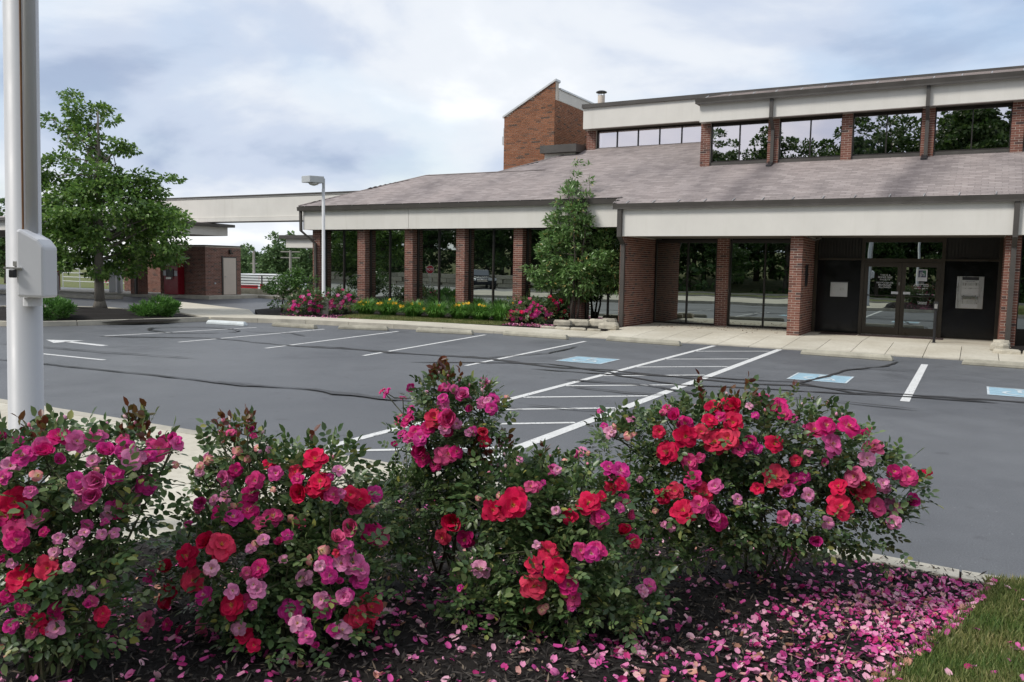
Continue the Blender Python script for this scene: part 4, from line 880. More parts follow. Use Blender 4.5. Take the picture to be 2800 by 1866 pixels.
# push-button post by the doors, doormats, stones
ps = thing('door_opener_post', 'slim black push-button post standing before the entrance doors', 'post', (-.87, 24.0, .13))
b = MB(); b.lathe([(.055, 0), (.055, .02), (.034, .03), (.034, .85)], (-.87, 24.0, .13), 10); b.build('post', 'black_metal', ps); b = MB(); b.box(-.93, -.81, 23.96, 24.04, .98, 1.2); b.build('button_box', 'black_plastic', ps, bevel=.01); b = MB(); b.box(-.905, -.835, 23.95, 23.958, 1.03, 1.15); b.build('push_plate', 'stainless', ps)
for x0, x1, lab in ((-3.9, -2.9, 'thin dark doormat left of the entrance doors'), (-2.85, -.7, 'long dark doormat across the entrance doors')):
    b = MB(); b.box(x0, x1, 25.15, 25.72, .142, .156); tag(b.build('doormat', 'doormat'), lab, 'doormat', 'doormats at the entrance')
def stone(x, y, z, sx, sy, sz, lab, rot=0., grp='limestone edging blocks by the left end wall'):
    rn = random.Random(int(x*97+y*31)); mb = MB(); P8 = []
    prof = [(.0, .86), (.18, 1.0), (.72, .98), (1., .84)]
    ringn = 10
    for tz, sc in prof:
        for k in range(ringn):
            a = 2*math.pi*k/ringn; ca, sa = math.cos(a), math.sin(a); q = 1/max(abs(ca), abs(sa))**.75
            P8.append((x+(ca*q*sx/2*sc*rn.uniform(.93, 1.04))*math.cos(rot)-(sa*q*sy/2*sc*rn.uniform(.9, 1.06))*math.sin(rot), y+(ca*q*sx/2*sc)*math.sin(rot)+(sa*q*sy/2*sc*rn.uniform(.9, 1.06))*math.cos(rot), z+tz*sz*rn.uniform(.94, 1.04)))
    mb.v = P8
    for j in range(3):
        for k in range(ringn): mb.f.append((j*ringn+k, j*ringn+(k+1) % ringn, (j+1)*ringn+(k+1) % ringn, (j+1)*ringn+k)); mb.mi.append(0)
    mb.f.append(tuple(range(3*ringn, 4*ringn))); mb.f.append(tuple(range(ringn-1, -1, -1))); mb.mi += [0, 0]
    tag(mb.build('edging_stone', 'limestone', bevel=.012), lab, 'stone', grp)
STN = [(-11.05, 22.95, .12, .62, .3, .19, 'leftmost block of the back row of limestone edging'), (-10.65, 23.25, .12, .75, .3, .21, 'second block of the back row of limestone edging'), (-10.05, 23.4, .12, .65, .3, .24, 'tall block in the middle of the back edging row'), (-9.85, 23.75, .12, .5, .3, .26, 'rear block behind the tall edging block'), (-9.62, 23.3, .12, .5, .26, .17, 'last block of the back edging row by the downspout'),
       (-9.45, 22.75, .1, .62, .34, .2, 'thick pale limestone block at the corner of the brick end wall'), (-11.15, 22.1, .09, .5, .16, .07, 'leftmost thin slab of the front limestone edging'), (-10.65, 22.1, .09, .52, .16, .075, 'second thin slab of the front limestone edging'), (-10.15, 22.12, .085, .5, .16, .08, 'third thin slab of the front limestone edging'), (-9.68, 22.2, .08, .46, .16, .07, 'last thin slab of the front limestone edging')]
for s_ in STN: stone(*s_)
for s_ in ((.58, 22.9, .1, .42, .3, .2, 'pale upper stone at the foot of the right downspout'), (.72, 22.45, .07, .6, .26, .12, 'flat front stone of the right planter'), (1.3, 22.5, .07, .55, .26, .13, 'flat planter stone at the right picture edge'), (.62, 23.35, .1, .4, .3, .24, 'rear stone beside the right brick pier')): stone(*s_, grp='limestone blocks of the right planter')
b = MB(); b.prism([(.75, 22.6), (6, 22.6), (6, 24.5), (.95, 24.5)], .05, .17); struct(b, 'planter_soil', 'mulch')

# distant utility poles, trucks, the van and the wall that the windows mirror
def util(px, top, bot, D, lab, arms):
    a, c = at_depth(px, top, D), at_depth(px, bot, D); c.z = ground_z(c.x, c.y)-.2
    t = thing('utility_pole', lab, 'utility pole', c, 'distant utility poles')
    b = MB(); b.tube([(a.x, a.y, c.z), (a.x, a.y, a.z)], [.17, .12], 8); b.build('pole', 'wood_pole', t)
    for dz, w in arms: b = MB(); v = cr*w; b.tube([(a.x-v.x, a.y-v.y, a.z-dz), (a.x+v.x, a.y+v.y, a.z-dz)], .06, 6); b.build('crossarm', 'wood_pole', t)
    return t, a
util(583, 577, 650, 85, 'plain grey utility pole behind the white trucks', [(1.3, .35)]); util(667, 576, 640, 85, 'utility pole with two crossarms left of the blue spruce', [(.15, 1.0), (.75, 1.0)])
def truck(px, D, L, lab, red, yaw):
    c = at_depth(px, 640, D); gz = ground_z(c.x, c.y); t = thing('box_truck', lab, 'truck', (c.x, c.y, gz), 'white trucks parked beyond the railing'); t.rotation_euler = (0, 0, yaw)
    o = Vector((c.x, c.y, gz))
    def bx(nm, mt, *a, bev=.05):
        mb = MB(); mb.box(a[0]+o.x, a[1]+o.x, a[2]+o.y, a[3]+o.y, a[4]+o.z, a[5]+o.z); return mb.build(nm, mt, t, bevel=bev)
    bx('cargo_box', 'truck_white', -L/2, L/2, -1.2, 1.2, .9, 3.3); bx('bumper', 'black_metal', -L/2, L/2+1.8, -1.1, 1.1, .45, .85)
    mb = MB(); pr = [(L/2+.1, .8), (L/2+1.9, .8), (L/2+1.9, 1.5), (L/2+1.35, 2.4), (L/2+.1, 2.4)]
    mb.hexa([(o.x+u, o.y-1.05, o.z+w) for u, w in pr], [(o.x+u, o.y+1.05, o.z+w) for u, w in pr]); mb.build('cab', 'truck_white', t, bevel=.06)
    bx('side_window', 'car_glass', L/2+.45, L/2+1.2, -1.06, -1.045, 1.55, 2.2, bev=0)
    for a0, a1, z0, z1 in red: bx('red_panel', 'sign_red', a0, a1, -1.21, -1.2, z0, z1, bev=0)
    for wx in (-L/2+1., L/2+1.1):
        for wy in (-1.0, .98):
            mb = MB(); mb.lathe([(.2, -.14), (.45, -.14), (.45, .14), (.2, .14)], (0, 0, 0), 14); w = mb.build('wheel', 'tyre', t); w.location = (wx, wy, .45); w.rotation_euler = (R(90), 0, 0); w.data = mb.mesh('wheel', 'tyre')
truck(571, 84, 4.6, 'white box truck with a red panel directly right of the shed', [(-.9, 1.3, 1.1, 2.2), (1.4, 2.2, 2.7, 3.2)], R(30)); truck(608, 88, 4.2, 'white box truck between the two utility poles', [(1.7, 2.08, 1.9, 3.1)], R(30)); truck(636, 80, 2.6, 'small white truck half hidden behind the round green shrub', [(-1.2, -.9, 1.2, 2.4)], R(25))

van = thing('minivan', 'dark minivan seen as a reflection in the left wing windows', 'van', (-37.6, -11.8, 0)); van.rotation_euler = (0, 0, R(52))
vo = Vector(van.location)
def vpart(nm, mt, prof, w0, w1, top=None, bev=.05):
    mb = MB(); n = len(prof); mb.hexa([(vo.x+u, vo.y-w0, vo.z+z) for u, z in prof], [(vo.x+u, vo.y+w1, vo.z+z) for u, z in prof]); return mb.build(nm, mt, van, bevel=bev)
vpart('body', 'car_paint', [(-2.4, .35), (2.35, .35), (2.42, .7), (2.25, .95), (1.35, 1.1), (-2.35, 1.12), (-2.45, .7)], .92, .92, bev=.09)
vpart('cabin', 'car_paint', [(1.3, 1.1), (.55, 1.66), (-1.9, 1.72), (-2.3, 1.12)], .80, .80, bev=.08)
vpart('windshield', 'car_glass', [(1.26, 1.15), (1.30, 1.15), (.62, 1.62), (.58, 1.62)], .70, .70, bev=0)
for s1, s2 in ((.815, -.80), (-.80, .815)): vpart('side_window', 'car_glass', [(.95, 1.18), (.45, 1.58), (-1.8, 1.62), (-2.1, 1.18)], s1, s2, bev=0)
for yy in (-.72, .72): mb = MB(); mb.box(vo.x+2.2, vo.x+2.40, vo.y+yy-.2, vo.y+yy+.2, .72, .9); mb.build('headlight', 'headlight', van, bevel=.03)
mb = MB(); mb.box(vo.x+2.38, vo.x+2.44, vo.y-.45, vo.y+.45, .62, .86); mb.build('grille', 'chrome', van, bevel=.02)
for wx in (-1.5, 1.5):
    for wy in (-.86, .86):
        mb = MB(); mb.lathe([(.2, -.11), (.34, -.11), (.34, .11), (.2, .11)], (0, 0, 0), 16); o = link_mesh('wheel', mb.mesh('wheel', 'tyre'), van, (wx, wy, .34)); o.rotation_euler = (R(90), 0, 0)
        mb = MB(); mb.lathe([(.06, -.115), (.21, -.115), (.21, .115), (.06, .115)], (0, 0, 0), 12); o = link_mesh('rim', mb.mesh('rim', 'chrome'), van, (wx, wy, .34)); o.rotation_euler = (R(90), 0, 0)
rw = thing('retaining_wall', 'low grey stone retaining wall mirrored in the left wing windows', 'wall', (-52, -17.2, 0))
for r_ in range(3):
    for k in range(20):
        mb = MB(); x = -68+k*1.6+(r_ % 2)*.7+random.uniform(-.1, .1); mb.box(x, x+1.55, -17.5, -17+random.uniform(-.05, .05), -.1+r_*.42, .31+r_*.42); mb.build('stone_block', 'limestone', rw, bevel=.04)
ped = thing('pedestal_lamp', 'white lamp pole on a square concrete pedestal mirrored in the doors', 'lamp', (-3.4, -9, 0))
b = MB(); b.box(-3.85, -2.95, -9.45, -8.55, 0, .95); b.build('pedestal', 'old_concrete', ped, bevel=.02); b = MB(); b.lathe([(.14, 0), (.14, .05), (.08, .07), (.06, 6.5)], (-3.4, -9, .95), 12); b.build('pole', 'pole_white', ped, smooth=True); b = MB(); b.box(-3.75, -3.05, -9.2, -8.2, 7.3, 7.55); b.build('lamp_head', 'lamp_grey', ped, bevel=.03)

# ================================================================== PLANTS
def branch(mb, a, c, r0, r1, n=5, bow=.08, sides=6):
    a, c = Vector(a), Vector(c); L = (c-a).length; off = Vector((random.uniform(-1, 1), random.uniform(-1, 1), random.uniform(-.3, .6)))*L*bow
    pts = [a.lerp(c, t/n) + off*math.sin(math.pi*t/n) + (Vector((random.uniform(-1, 1), random.uniform(-1, 1), 0))*L*bow*.2 if 0 < t < n else Vector()) for t in range(n+1)]
    mb.tube(pts, [r0+(r1-r0)*t/n for t in range(n+1)], sides); return pts
def clump_points(blobs, n_clump, n_leaf, rad, shell=.75):
    """blobs: (cx,cy,cz, rx,ry,rz); leaf clumps on the outer part of each blob -> leaf base points, outward dirs, clump centres"""
    vol = np.array([(b_[3]*b_[4]*b_[5])**.72 for b_ in blobs]); cnt = np.maximum(1, (n_clump*vol/vol.sum())).astype(int)
    C = []; O = []
    for b_, k in zip(blobs, cnt):
        d = rvec(k); r = (RNG.uniform(shell**3, 1, k))**(1/3.); r = np.where(RNG.random(k) < .25, RNG.uniform(.2, 1, k), r)
        C.append(np.array(b_[:3]) + d*np.array(b_[3:])*r[:, None]); O.append(unit(d*np.array(b_[3:])))
    C = np.concatenate(C); O = np.concatenate(O)
    sz = RNG.uniform(.55, 1.3, len(C))*rad; per = np.maximum(2, (n_leaf/len(C)*sz**2/(rad**2))).astype(int)
    idx = np.repeat(np.arange(len(C)), per); d = rvec(len(idx)); d[:, 2] *= .55
    P = C[idx] + d*(sz[idx]*RNG.uniform(.15, 1, len(idx))**.6)[:, None]
    return P, unit(d*.8+O[idx]*.6), C
def crown(name, blobs, n_clump, n_leaf, rad, ll, lw, mat, org, shape=4, droop=.25, shell=.75):
    P, O, C = clump_points(blobs, n_clump, n_leaf, rad, shell); n = len(P)
    A = unit(O + rvec(n)*.7 + np.array([0, 0, -droop])); N = unit(rvec(n)*.8 + np.array([0, 0, .8]) + O*.3)
    L = ll*RNG.uniform(.65, 1.25, n); V, F = leaves(P, A, N, L, L*lw, shape)
    return np_mesh(name, V, F, mat, org), C
def px_blobs(lst, base, dscale=.9, jit=.5):
    """silhouette ellipses measured on the photo (2353 px wide), placed at the plant's own depth"""
    D = depth_of(base); out = []
    for i, q in enumerate(lst):
        x, y, rx, ry = q[:4]; dd = q[4] if len(q) > 4 else RNG.uniform(-jit, jit); p = at_depth(x, y, D+dd); m_ = D/(FPX/K); out.append((p.x, p.y, p.z, rx*m_, rx*m_*dscale, ry*m_))
    return out
def tree(name, label, base, blobs, n_clump, n_leaf, rad, ll, lw, mat, trunk_r, bark='bark', stems=1, fork=.35, group=None, shape=4, cat='tree', limbs=22, droop=.25, shell=.75):
    t = thing(name, label, cat, base, group); B = Vector(base)
    me, C = crown('crown', blobs, n_clump, n_leaf, rad, ll, lw, mat, base, shape, droop, shell); link_mesh('crown', me, t)
    top = sorted(b_[2] for b_ in blobs)[-max(1, len(blobs)//8)]; cxm = float(np.mean(C[:, 0])); cym = float(np.mean(C[:, 1])); mb = MB()
    for s_ in range(stems):
        off = Vector((random.uniform(-1, 1), random.uniform(-1, 1), 0))*(trunk_r*3 if stems > 1 else 0)
        tip = Vector((B.x*.45+cxm*.55, B.y*.45+cym*.55, top)) + off*4
        tp = branch(mb, B+off+Vector((0, 0, -.05)), tip, trunk_r, trunk_r*.16, 9, .02 if stems == 1 else .06, 9)
        mb.tube([B+off+Vector((0, 0, -.05)), B+off+Vector((0, 0, .25))], [trunk_r*1.5, trunk_r*.98], 9)
        for k in range(limbs//stems):
            u = fork+(1-fork)*random.random()**1.2; i = min(int(u*9), 8); st = tp[i].lerp(tp[i+1], u*9-i)
            cand = C[RNG.integers(0, len(C), 8)]; cand = min(cand, key=lambda q: abs(q[2]-st.z-.35*math.hypot(q[0]-st.x, q[1]-st.y)))
            pts = branch(mb, st, cand, trunk_r*.42*(1.15-u), trunk_r*.05, 5, .10, 5)
            for j in range(2): e = C[RNG.integers(0, len(C))]; q = Vector(e); mid = pts[3]; q = mid+(q-mid)*min(1, 1.2/max((q-mid).length, .1)); branch(mb, mid, q, trunk_r*.10, trunk_r*.03, 3, .1, 4)
    mb.build('trunk', bark, t, smooth=True); return t

tb = (-26.05, 17.68, .28)
tree('maple_tree', 'full leafy maple growing from the mulched island on the left', tb,
     px_blobs([(240, 560, 135, 60), (160, 545, 100, 60), (335, 570, 85, 45), (245, 480, 125, 70), (140, 470, 80, 60), (330, 495, 80, 50), (395, 545, 45, 28), (375, 430, 45, 22), (345, 445, 50, 22), (285, 405, 45, 25), (215, 410, 80, 45), (130, 395, 55, 45), (240, 340, 45, 28), (290, 320, 24, 26), (190, 335, 35, 45), (125, 285, 32, 22), (135, 320, 36, 22), (215, 270, 55, 30), (255, 265, 25, 20), (175, 235, 26, 16), (156, 213, 8, 14), (420, 565, 25, 14), (225, 615, 95, 22), (410, 500, 26, 16), (395, 425, 26, 14), (350, 520, 70, 40), (400, 585, 36, 16)], tb, .9, .9),
     380, 27000, .36, .15, .68, 'leaf_maple', .17, fork=.22, limbs=42)
mb_ = (-11.2, 24.1, .2)
tree('magnolia_tree', 'slim multi-stemmed young tree with glossy leaves before the left wing', mb_,
     px_blobs([(1325, 372, 5, 12, 0), (1352, 385, 5, 18, 0), (1318, 415, 13, 18, 0), (1350, 430, 12, 22, 0), (1300, 455, 26, 22), (1345, 465, 36, 30), (1275, 510, 26, 30), (1320, 520, 45, 40), (1380, 530, 26, 34), (1300, 575, 60, 40), (1365, 580, 55, 45), (1280, 620, 55, 32), (1345, 635, 75, 38), (1400, 620, 30, 40), (1230, 620, 28, 22), (1255, 650, 40, 16), (1410, 650, 22, 22), (1395, 465, 10, 26, 0), (1402, 515, 16, 30, 0), (1330, 675, 60, 14), (1330, 490, 50, 30), (1325, 440, 28, 26), (1260, 575, 30, 40), (1345, 610, 70, 50), (1300, 530, 45, 35)], mb_, .8, .35),
     430, 19000, .20, .14, .33, 'leaf_magnolia', .035, 'bark_dark', stems=4, fork=.25, limbs=40, droop=.1, shape=6, shell=.45)
sb = (-22.3, 22.4, .13)
tree('leafy_shrub', 'round bright green shrub on a thin stem left of the pink roses', sb,
     px_blobs([(675, 635, 32, 16), (650, 655, 40, 22), (700, 655, 30, 24), (660, 680, 30, 14), (632, 662, 22, 10), (640, 697, 14, 6), (705, 680, 22, 16), (670, 645, 25, 20)], sb, .9, .3), 120, 4200, .2, .10, .55, 'leaf_shrub', .035, 'bark_dark', fork=.35, limbs=16, cat='shrub', shape=4)
spb = (-31.5, 36.3, -.3)
t = thing('blue_spruce', 'small blue-grey spruce behind the round shrub', 'tree', spb)
P = []; 
for k in range(1700):
    h = random.random()**1.4; a = random.uniform(0, 6.28); r = 1.15*(1-h)*random.uniform(.4, 1); P.append((spb[0]+r*math.cos(a), spb[1]+r*math.sin(a), spb[2]+.3+2.1*h))
P = np.array(P); O = unit(P-np.array(spb)-np.array([0, 0, 1.1])); V, F = leaves(P, unit(O+rvec(len(P))*.4), rvec(len(P), .5), .22, .07, 4); link_mesh('crown', np_mesh('crown', V, F, 'leaf_spruce', spb), t)
mb = MB(); mb.tube([(spb[0], spb[1], spb[2]-.1), (spb[0], spb[1], spb[2]+1.9)], [.07, .02], 6); mb.build('trunk', 'bark_dark', t)

# junipers on the island
for cx, cy, lab, flower in ((-23.6, 14.4, 'low bright green juniper at the pole end of the tree island', 0), (-22.7, 17.4, 'low bright green juniper right of the maple trunk', 1)):
    b0 = (cx, cy, .18); t = thing('juniper_shrub', lab, 'shrub', b0, 'low junipers on the tree island')
    me, C = crown('foliage', [(cx, cy, .42, .42, .62, .30), (cx-.1, cy+.45, .36, .36, .35, .24), (cx+.05, cy-.5, .34, .34, .35, .22)], 90, 5200, .16, .13, .22, 'leaf_juniper', b0, droop=-.7); link_mesh('foliage', me, t)
    mb = MB(); [branch(mb, b0, C[i], .012, .004, 3, .1, 4) for i in range(0, len(C), 5)]; mb.build('stems', 'bark_dark', t)

# woods behind the camera: shared crowns, each tree its own object (mirrored in the windows)
def tree_proto(h, w, seed, mat, nl, ll):
    global RNG; RNG = np.random.default_rng(seed); random.seed(seed)
    bl = [(RNG.uniform(-.3, .3)*w, RNG.uniform(-.3, .3)*w, h*z, w*s_, w*s_, h*.16) for z, s_ in ((.30, .42), (.42, .5), (.52, .52), (.62, .48), (.74, .44), (.84, .36), (.92, .24))]
    bl += [(RNG.uniform(-.5, .5)*w, RNG.uniform(-.5, .5)*w, h*RNG.uniform(.3, .8), w*.26, w*.26, h*.09) for _ in range(6)]
    me, C = crown('crown', bl, 260, nl, w*.10, ll, .7, mat, (0, 0, 0)); mb = MB(); branch(mb, (0, 0, -.3), (0, 0, h*.85), .022*h, .004*h, 8, .02, 8)
    for i in range(0, len(C), 18): z = C[i][2]*.7; branch(mb, (0, 0, z), C[i], .006*h, .0015*h, 4, .08, 5)
    return me, mb.mesh('trunk', 'bark_dark', smooth=True)
def put_tree(proto, loc, sc, rot, name, label, group):
    t = thing(name, label, 'tree', loc, group); t.scale = (sc, sc, sc); t.rotation_euler = (0, 0, rot); link_mesh('crown', proto[0], t); link_mesh('trunk', proto[1], t); return t
WOODS = [tree_proto(14, 5.2, 11, 'leaf_woods', 13000, .34), tree_proto(12, 4.6, 12, 'leaf_woods', 12000, .34), tree_proto(15, 5.6, 13, 'leaf_woods', 13000, .35)]
random.seed(5); rows = []
for i in range(26): rows.append((-84+i*4.1+random.uniform(-1, 1), -22+random.uniform(-1.5, 1.5), random.uniform(.62, .82)))
for i in range(27):
    x = -82+i*3.9+random.uniform(-1, 1); rows.append((x, -30+random.uniform(-2, 2), random.uniform(.84, .93) if x < -25 else random.uniform(.86, .95)+.0075*(x+26)))
for i in range(13): x = -26+i*2.6; rows.append((x, -33+random.uniform(-1, 1), random.uniform(.84, .93)+.0075*(x+26)))
rows += [(8.5, -17, 1.15), (3., -25, 1.25), (-2., -27, 1.12)]
for i, (x, y, sc) in enumerate(rows): put_tree(WOODS[i % 3], (x, y, ground_z(x, y)-.1), sc, random.uniform(0, 6.28), 'woodland_tree', 'broadleaf tree in the dense woods mirrored in the windows', 'woods mirrored in the windows')
ug = [(-92+i*2.9, -20.5-1.5*math.sin(i*1.7), 1.3+.5*math.sin(i*2.3), 2.4, 1.8, 1.9) for i in range(46)] + [(-92+i*3.1, -25+1.5*math.sin(i*2.1), 3.2+.6*math.sin(i*1.3), 2.6, 2., 2.6) for i in range(43)]
tag(link_mesh('undergrowth', crown('undergrowth', ug, 900, 30000, .8, .42, .7, 'leaf_woods', (0, 0, 0))[0]), 'dense leafy undergrowth at the edge of the woods mirrored in the windows', 'undergrowth', kind='stuff')
lt = put_tree(WOODS[1], (-15.5, -7.6, 0), .36, 1., 'young_tree', 'young tree on the rear verge mirrored in the porch windows', None)
b = MB(); b.prism([(-30, -9.6), (2, -9.6), (4, -8), (2, -5.8), (-30, -5.8)], -.02, .14); struct(b, 'rear_island', 'kerb_concrete'); b = MB(); b.prism([(-29.7, -9.4), (1.9, -9.4), (3.7, -8), (1.9, -6.), (-29.7, -6.)], .13, .15); struct(b, 'rear_verge', 'turf_soil')
# far trees beyond the trucks
RNG = np.random.default_rng(21); random.seed(21)
FAR = [tree_proto(14, 6.4, 31, 'leaf_far', 4200, .75), tree_proto(12, 6.0, 32, 'leaf_far', 3800, .75)]
FT = [(556, 572, 160, 'dark round far tree nearest the shed wall'), (575, 566, 175, 'rounded far tree behind the plain utility pole'), (596, 590, 150, 'low far tree in the dip between the taller ones'), (617, 580, 150, 'mid-height far tree left of the tall pale one'),
      (640, 545, 145, 'tallest pale far tree with a feathery open top'), (662, 540, 150, 'second feathery far tree behind the crossarm pole'), (690, 565, 150, 'far tree under the low cream eave'), (712, 560, 140, 'far tree hidden mostly by the corner pier'), (545, 600, 130, 'low far bush line tree at the shed corner'), (585, 622, 115, 'low pale green far tree just above the trucks'), (625, 618, 120, 'low green far tree above the small truck'), (735, 560, 150, 'far tree behind the left corner window'), (5, 470, 70, 'tree showing at the far left picture edge'), (20, 560, 75, 'lower tree behind the drive-through at the left edge'), (330, 690, 80, 'tree behind the drive-through columns')]
for i, (px, py, D, lab) in enumerate(FT):
    p = at_depth(px, py, D); gz = ground_z(p.x, p.y); hh = max(p.z-gz, 2.5); put_tree(FAR[i % 2], (p.x, p.y, gz-.2), hh/(14 if i % 2 == 0 else 12)/1.0, i*1.3, 'distant_tree', lab, 'trees beyond the trucks')

# ---- daylilies
def lily_flower():
    V = []; F = []
    for k in range(6):
        a = k*math.pi/3; ca, sa = math.cos(a), math.sin(a); w = .42 if k % 2 else .30
        pts = [(0.05, 0, 0), (.5, w, .45), (1, 0, .55), (.5, -w, .45)]
        i = len(V); V += [(x*ca-y*sa, x*sa+y*ca, z) for x, y, z in pts]; F.append((i, i+1, i+2, i+3))
    mb = MB(); mb.v = V; mb.f = F; mb.mi = [0]*6; mb.cur = 1; mb.lathe([(.02, .05), (.22, .28)], n=6); return mb.mesh('lily_blossom', ['lily_petal', 'lily_eye'])
LILY = lily_flower()
LL = [(842, 700, 'leftmost daylily clump, against the pink roses'), (893, 703, 'second daylily clump from the left'), (950, 706, 'third daylily clump from the left, under the second brick pier'), (1003, 709, 'fourth daylily clump with three low yellow blooms'), (1058, 711, 'fifth daylily clump crowded with yellow buds'), (1105, 713, 'sixth daylily clump before the brick pier'), (1152, 715, 'rightmost daylily clump beside the crimson roses')]
LF = {0: [(825, 697), (831, 694), (840, 697), (834, 702), (828, 703), (836, 707), (849, 696)], 1: [(868, 699), (873, 697), (878, 698), (896, 690), (904, 697), (910, 698), (893, 698), (871, 702)], 2: [(920, 703), (926, 705), (922, 707), (946, 699), (950, 706), (963, 699)], 3: [(975, 710), (989, 713), (979, 717), (1007, 703), (1010, 704)], 4: [(1043, 704), (1050, 701), (1055, 703), (1063, 699), (1077, 698), (1041, 708), (1048, 709), (1070, 699)], 5: [(1102, 702), (1107, 704), (1114, 705), (1097, 713), (1108, 715)], 6: [(1178, 698), (1160, 719)]}
for i, (px, py, lab) in enumerate(LL):
    D0 = 28.8 - .0 ; c = on_z(px, py+31, .14); c = Vector((c.x, max(c.y, 23.3), .13)); c = at_depth(px, py, depth_of(c)); c.z = .13
    t = thing('daylily_clump', lab, 'daylily', c, 'row of yellow daylilies'); n = 900; V = []; F = []
    for k in range(n):
        a = random.uniform(0, 6.28); r0 = random.uniform(0, .30)**1.2; L = random.uniform(.6, .92); lean = random.uniform(.35, 1.08); w = random.uniform(.011, .019); ca, sa = math.cos(a), math.sin(a); i0 = len(V)
        for s_ in range(5):
            u = s_/4; rr = r0+L*lean*u**1.3*.75; z = L*(u*(1.05-.15*lean)-.62*lean*u**2.6); ww = w*(1-u**2*.95)
            for sg in (-1, 1): V.append((c.x+rr*ca-sg*ww*sa, c.y+rr*sa+sg*ww*ca, c.z+max(z, .01)))
        for s_ in range(4): F.append((i0+s_*2, i0+s_*2+1, i0+s_*2+3, i0+s_*2+2))
    tag(link_mesh('foliage', np_mesh('foliage', V, F, 'leaf_lily', c), t), kind='stuff'); st = MB()
    for (fx_, fy_) in LF[i]:
        p = at_depth(fx_, fy_, depth_of(c)-.25+random.uniform(-.1, .3)); o = link_mesh('lily_blossom', LILY, t, p-c); o.scale = (.06,)*3; o.rotation_euler = (R(random.uniform(35, 80)), 0, YAW+random.uniform(-.6, .6)); st.tube([(c.x, c.y, c.z), (p.x*.7+c.x*.3, p.y*.7+c.y*.3, p.z-.15), (p.x, p.y, p.z)], .005, 4)
    st.build('stem', 'cane', t)
# ---- grass blades
def blades(name, pts, h, mat='grass_blade'):
    n = len(pts); P = np.asarray(pts); d = rvec(n)*.6 + np.array([0, 0, 1.]); A = unit(d); S_ = unit(np.cross(A, rvec(n))); hh = h*RNG.uniform(.5, 1.3, n)[:, None]; w = .0045*RNG.uniform(.7, 1.4, n)[:, None]*(h/.05)
    V = np.stack([P-S_*w, P+S_*w, P+A*hh], 1).reshape(-1, 3); F = np.arange(3*n).reshape(-1, 3); return tag(link_mesh(name, np_mesh(name, V, F, mat)), kind='stuff')
pts = []
while len(pts) < 70000:
    y = random.uniform(1.5, 5.42); x = bed_edge(y)+abs(random.gauss(0, 1))*1.1-.02
    if x < 4: pts.append((x, y, lawnz(x, y)-.004))
tag(blades('lawn_grass', pts, .048), 'patchy yellow-green mown grass in the lower right corner', 'grass')
pts = []
while len(pts) < 26000:
    x, y = random.uniform(-19, -12.4), random.uniform(20.8, 23.5)
    if inside(lw, x, y): pts.append((x, y, .145))
tag(blades('strip_grass', pts, .07), 'mown grass strip in front of the daylilies', 'grass')

# ================================================================== ROSES
def petal(L, W, lift, curl, cup, nu=5, nv=4, rn=random):
    """grid petal pointing +X, base at origin"""
    G = []; ph = rn.uniform(0, 6); x = z = 0.; prev = 0; pts = []
    for i in range(nu+1):
        u = i/nu; ang = lift - curl*u*u
        if i: x += L/nu*math.cos(ang); z += L/nu*math.sin(ang)
        w = W*(.22+.78*math.sin(min(u*1.15+.12, 1.35)*math.pi/1.62))*(1 if u < .9 else .80)
        for j in range(nv+1):
            v = -1+2*j/nv; dx = -.10*L*u*(abs(v)**2) - (.05*L if (u > .95 and j == nv//2) else 0)
            G.append((x+dx, v*w, z + cup*W*v*v*(.4+.6*u) + .05*L*math.sin(4*v+ph)*u, u))
    F = [(i*(nv+1)+j, i*(nv+1)+j+1, (i+1)*(nv+1)+j+1, (i+1)*(nv+1)+j) for i in range(nu) for j in range(nv)]
    return G, F
def rose_mesh(kind, seed):
    rn = random.Random(seed); V = []; F = []; U = []; MI = []
    whorls = {'p': [(4, .95, .42, -.15, 1.2)], 'l': [(5, 1., .46, .30, .9), (3, .7, .36, .9, .5)]}.get(kind, [(5, 1., .47, .16, .6), (5, .86, .42, .42, .8), (3, .56, .32, .85, .5)])
    if seed % 4 == 3 and kind in 'rkm': whorls = [(5, 1., .5, .8, .2), (5, .85, .45, 1.1, .1), (4, .6, .36, 1.3, 0.)]      # half open
    for n, L, W, lift, curl in whorls:
        off = rn.uniform(0, 6.28)
        for k in range(n):
            if kind == 'p' and rn.random() < .2: continue
            a = off+2*math.pi*k/n+rn.uniform(-.16, .16); G, f = petal(L*rn.uniform(.88, 1.1), W*rn.uniform(.9, 1.12), lift+rn.uniform(-.2, .2), curl+rn.uniform(-.3, .4), rn.uniform(.05, .3), rn=rn)
            tl = rn.uniform(-.3, .3); i0 = len(V); ca, sa = math.cos(a), math.sin(a)
            for x, y, z, u in G:
                y, z = y*math.cos(tl)-z*math.sin(tl)*.3, z+y*math.sin(tl)*.5; x += .05; V.append((x*ca-y*sa, x*sa+y*ca, z)); U.append(u)
            F += [tuple(q+i0 for q in ff) for ff in f]; MI += [0]*len(f)
    for k in range(14):
        a = rn.uniform(0, 6.28); r = rn.uniform(.04, .17); i0 = len(V); ca, sa = math.cos(a), math.sin(a); h = rn.uniform(.12, .24)
        V += [(r*.4*ca-.012*sa, r*.4*sa+.012*ca, 0), (r*.4*ca+.012*sa, r*.4*sa-.012*ca, 0), (r*ca+.025*sa, r*sa-.025*ca, h), (r*ca-.025*sa, r*sa+.025*ca, h)]; U += [0]*4; F.append((i0, i0+1, i0+2, i0+3)); MI.append(1)
    return np_mesh('rose_blossom', V, F, ['rose_petal_'+kind, 'stamen'], attr=U, smooth=True, mi=MI)
ROSE = {k: [rose_mesh(k, s_) for s_ in range(6 if k in 'rkm' else 4)] for k in PET}
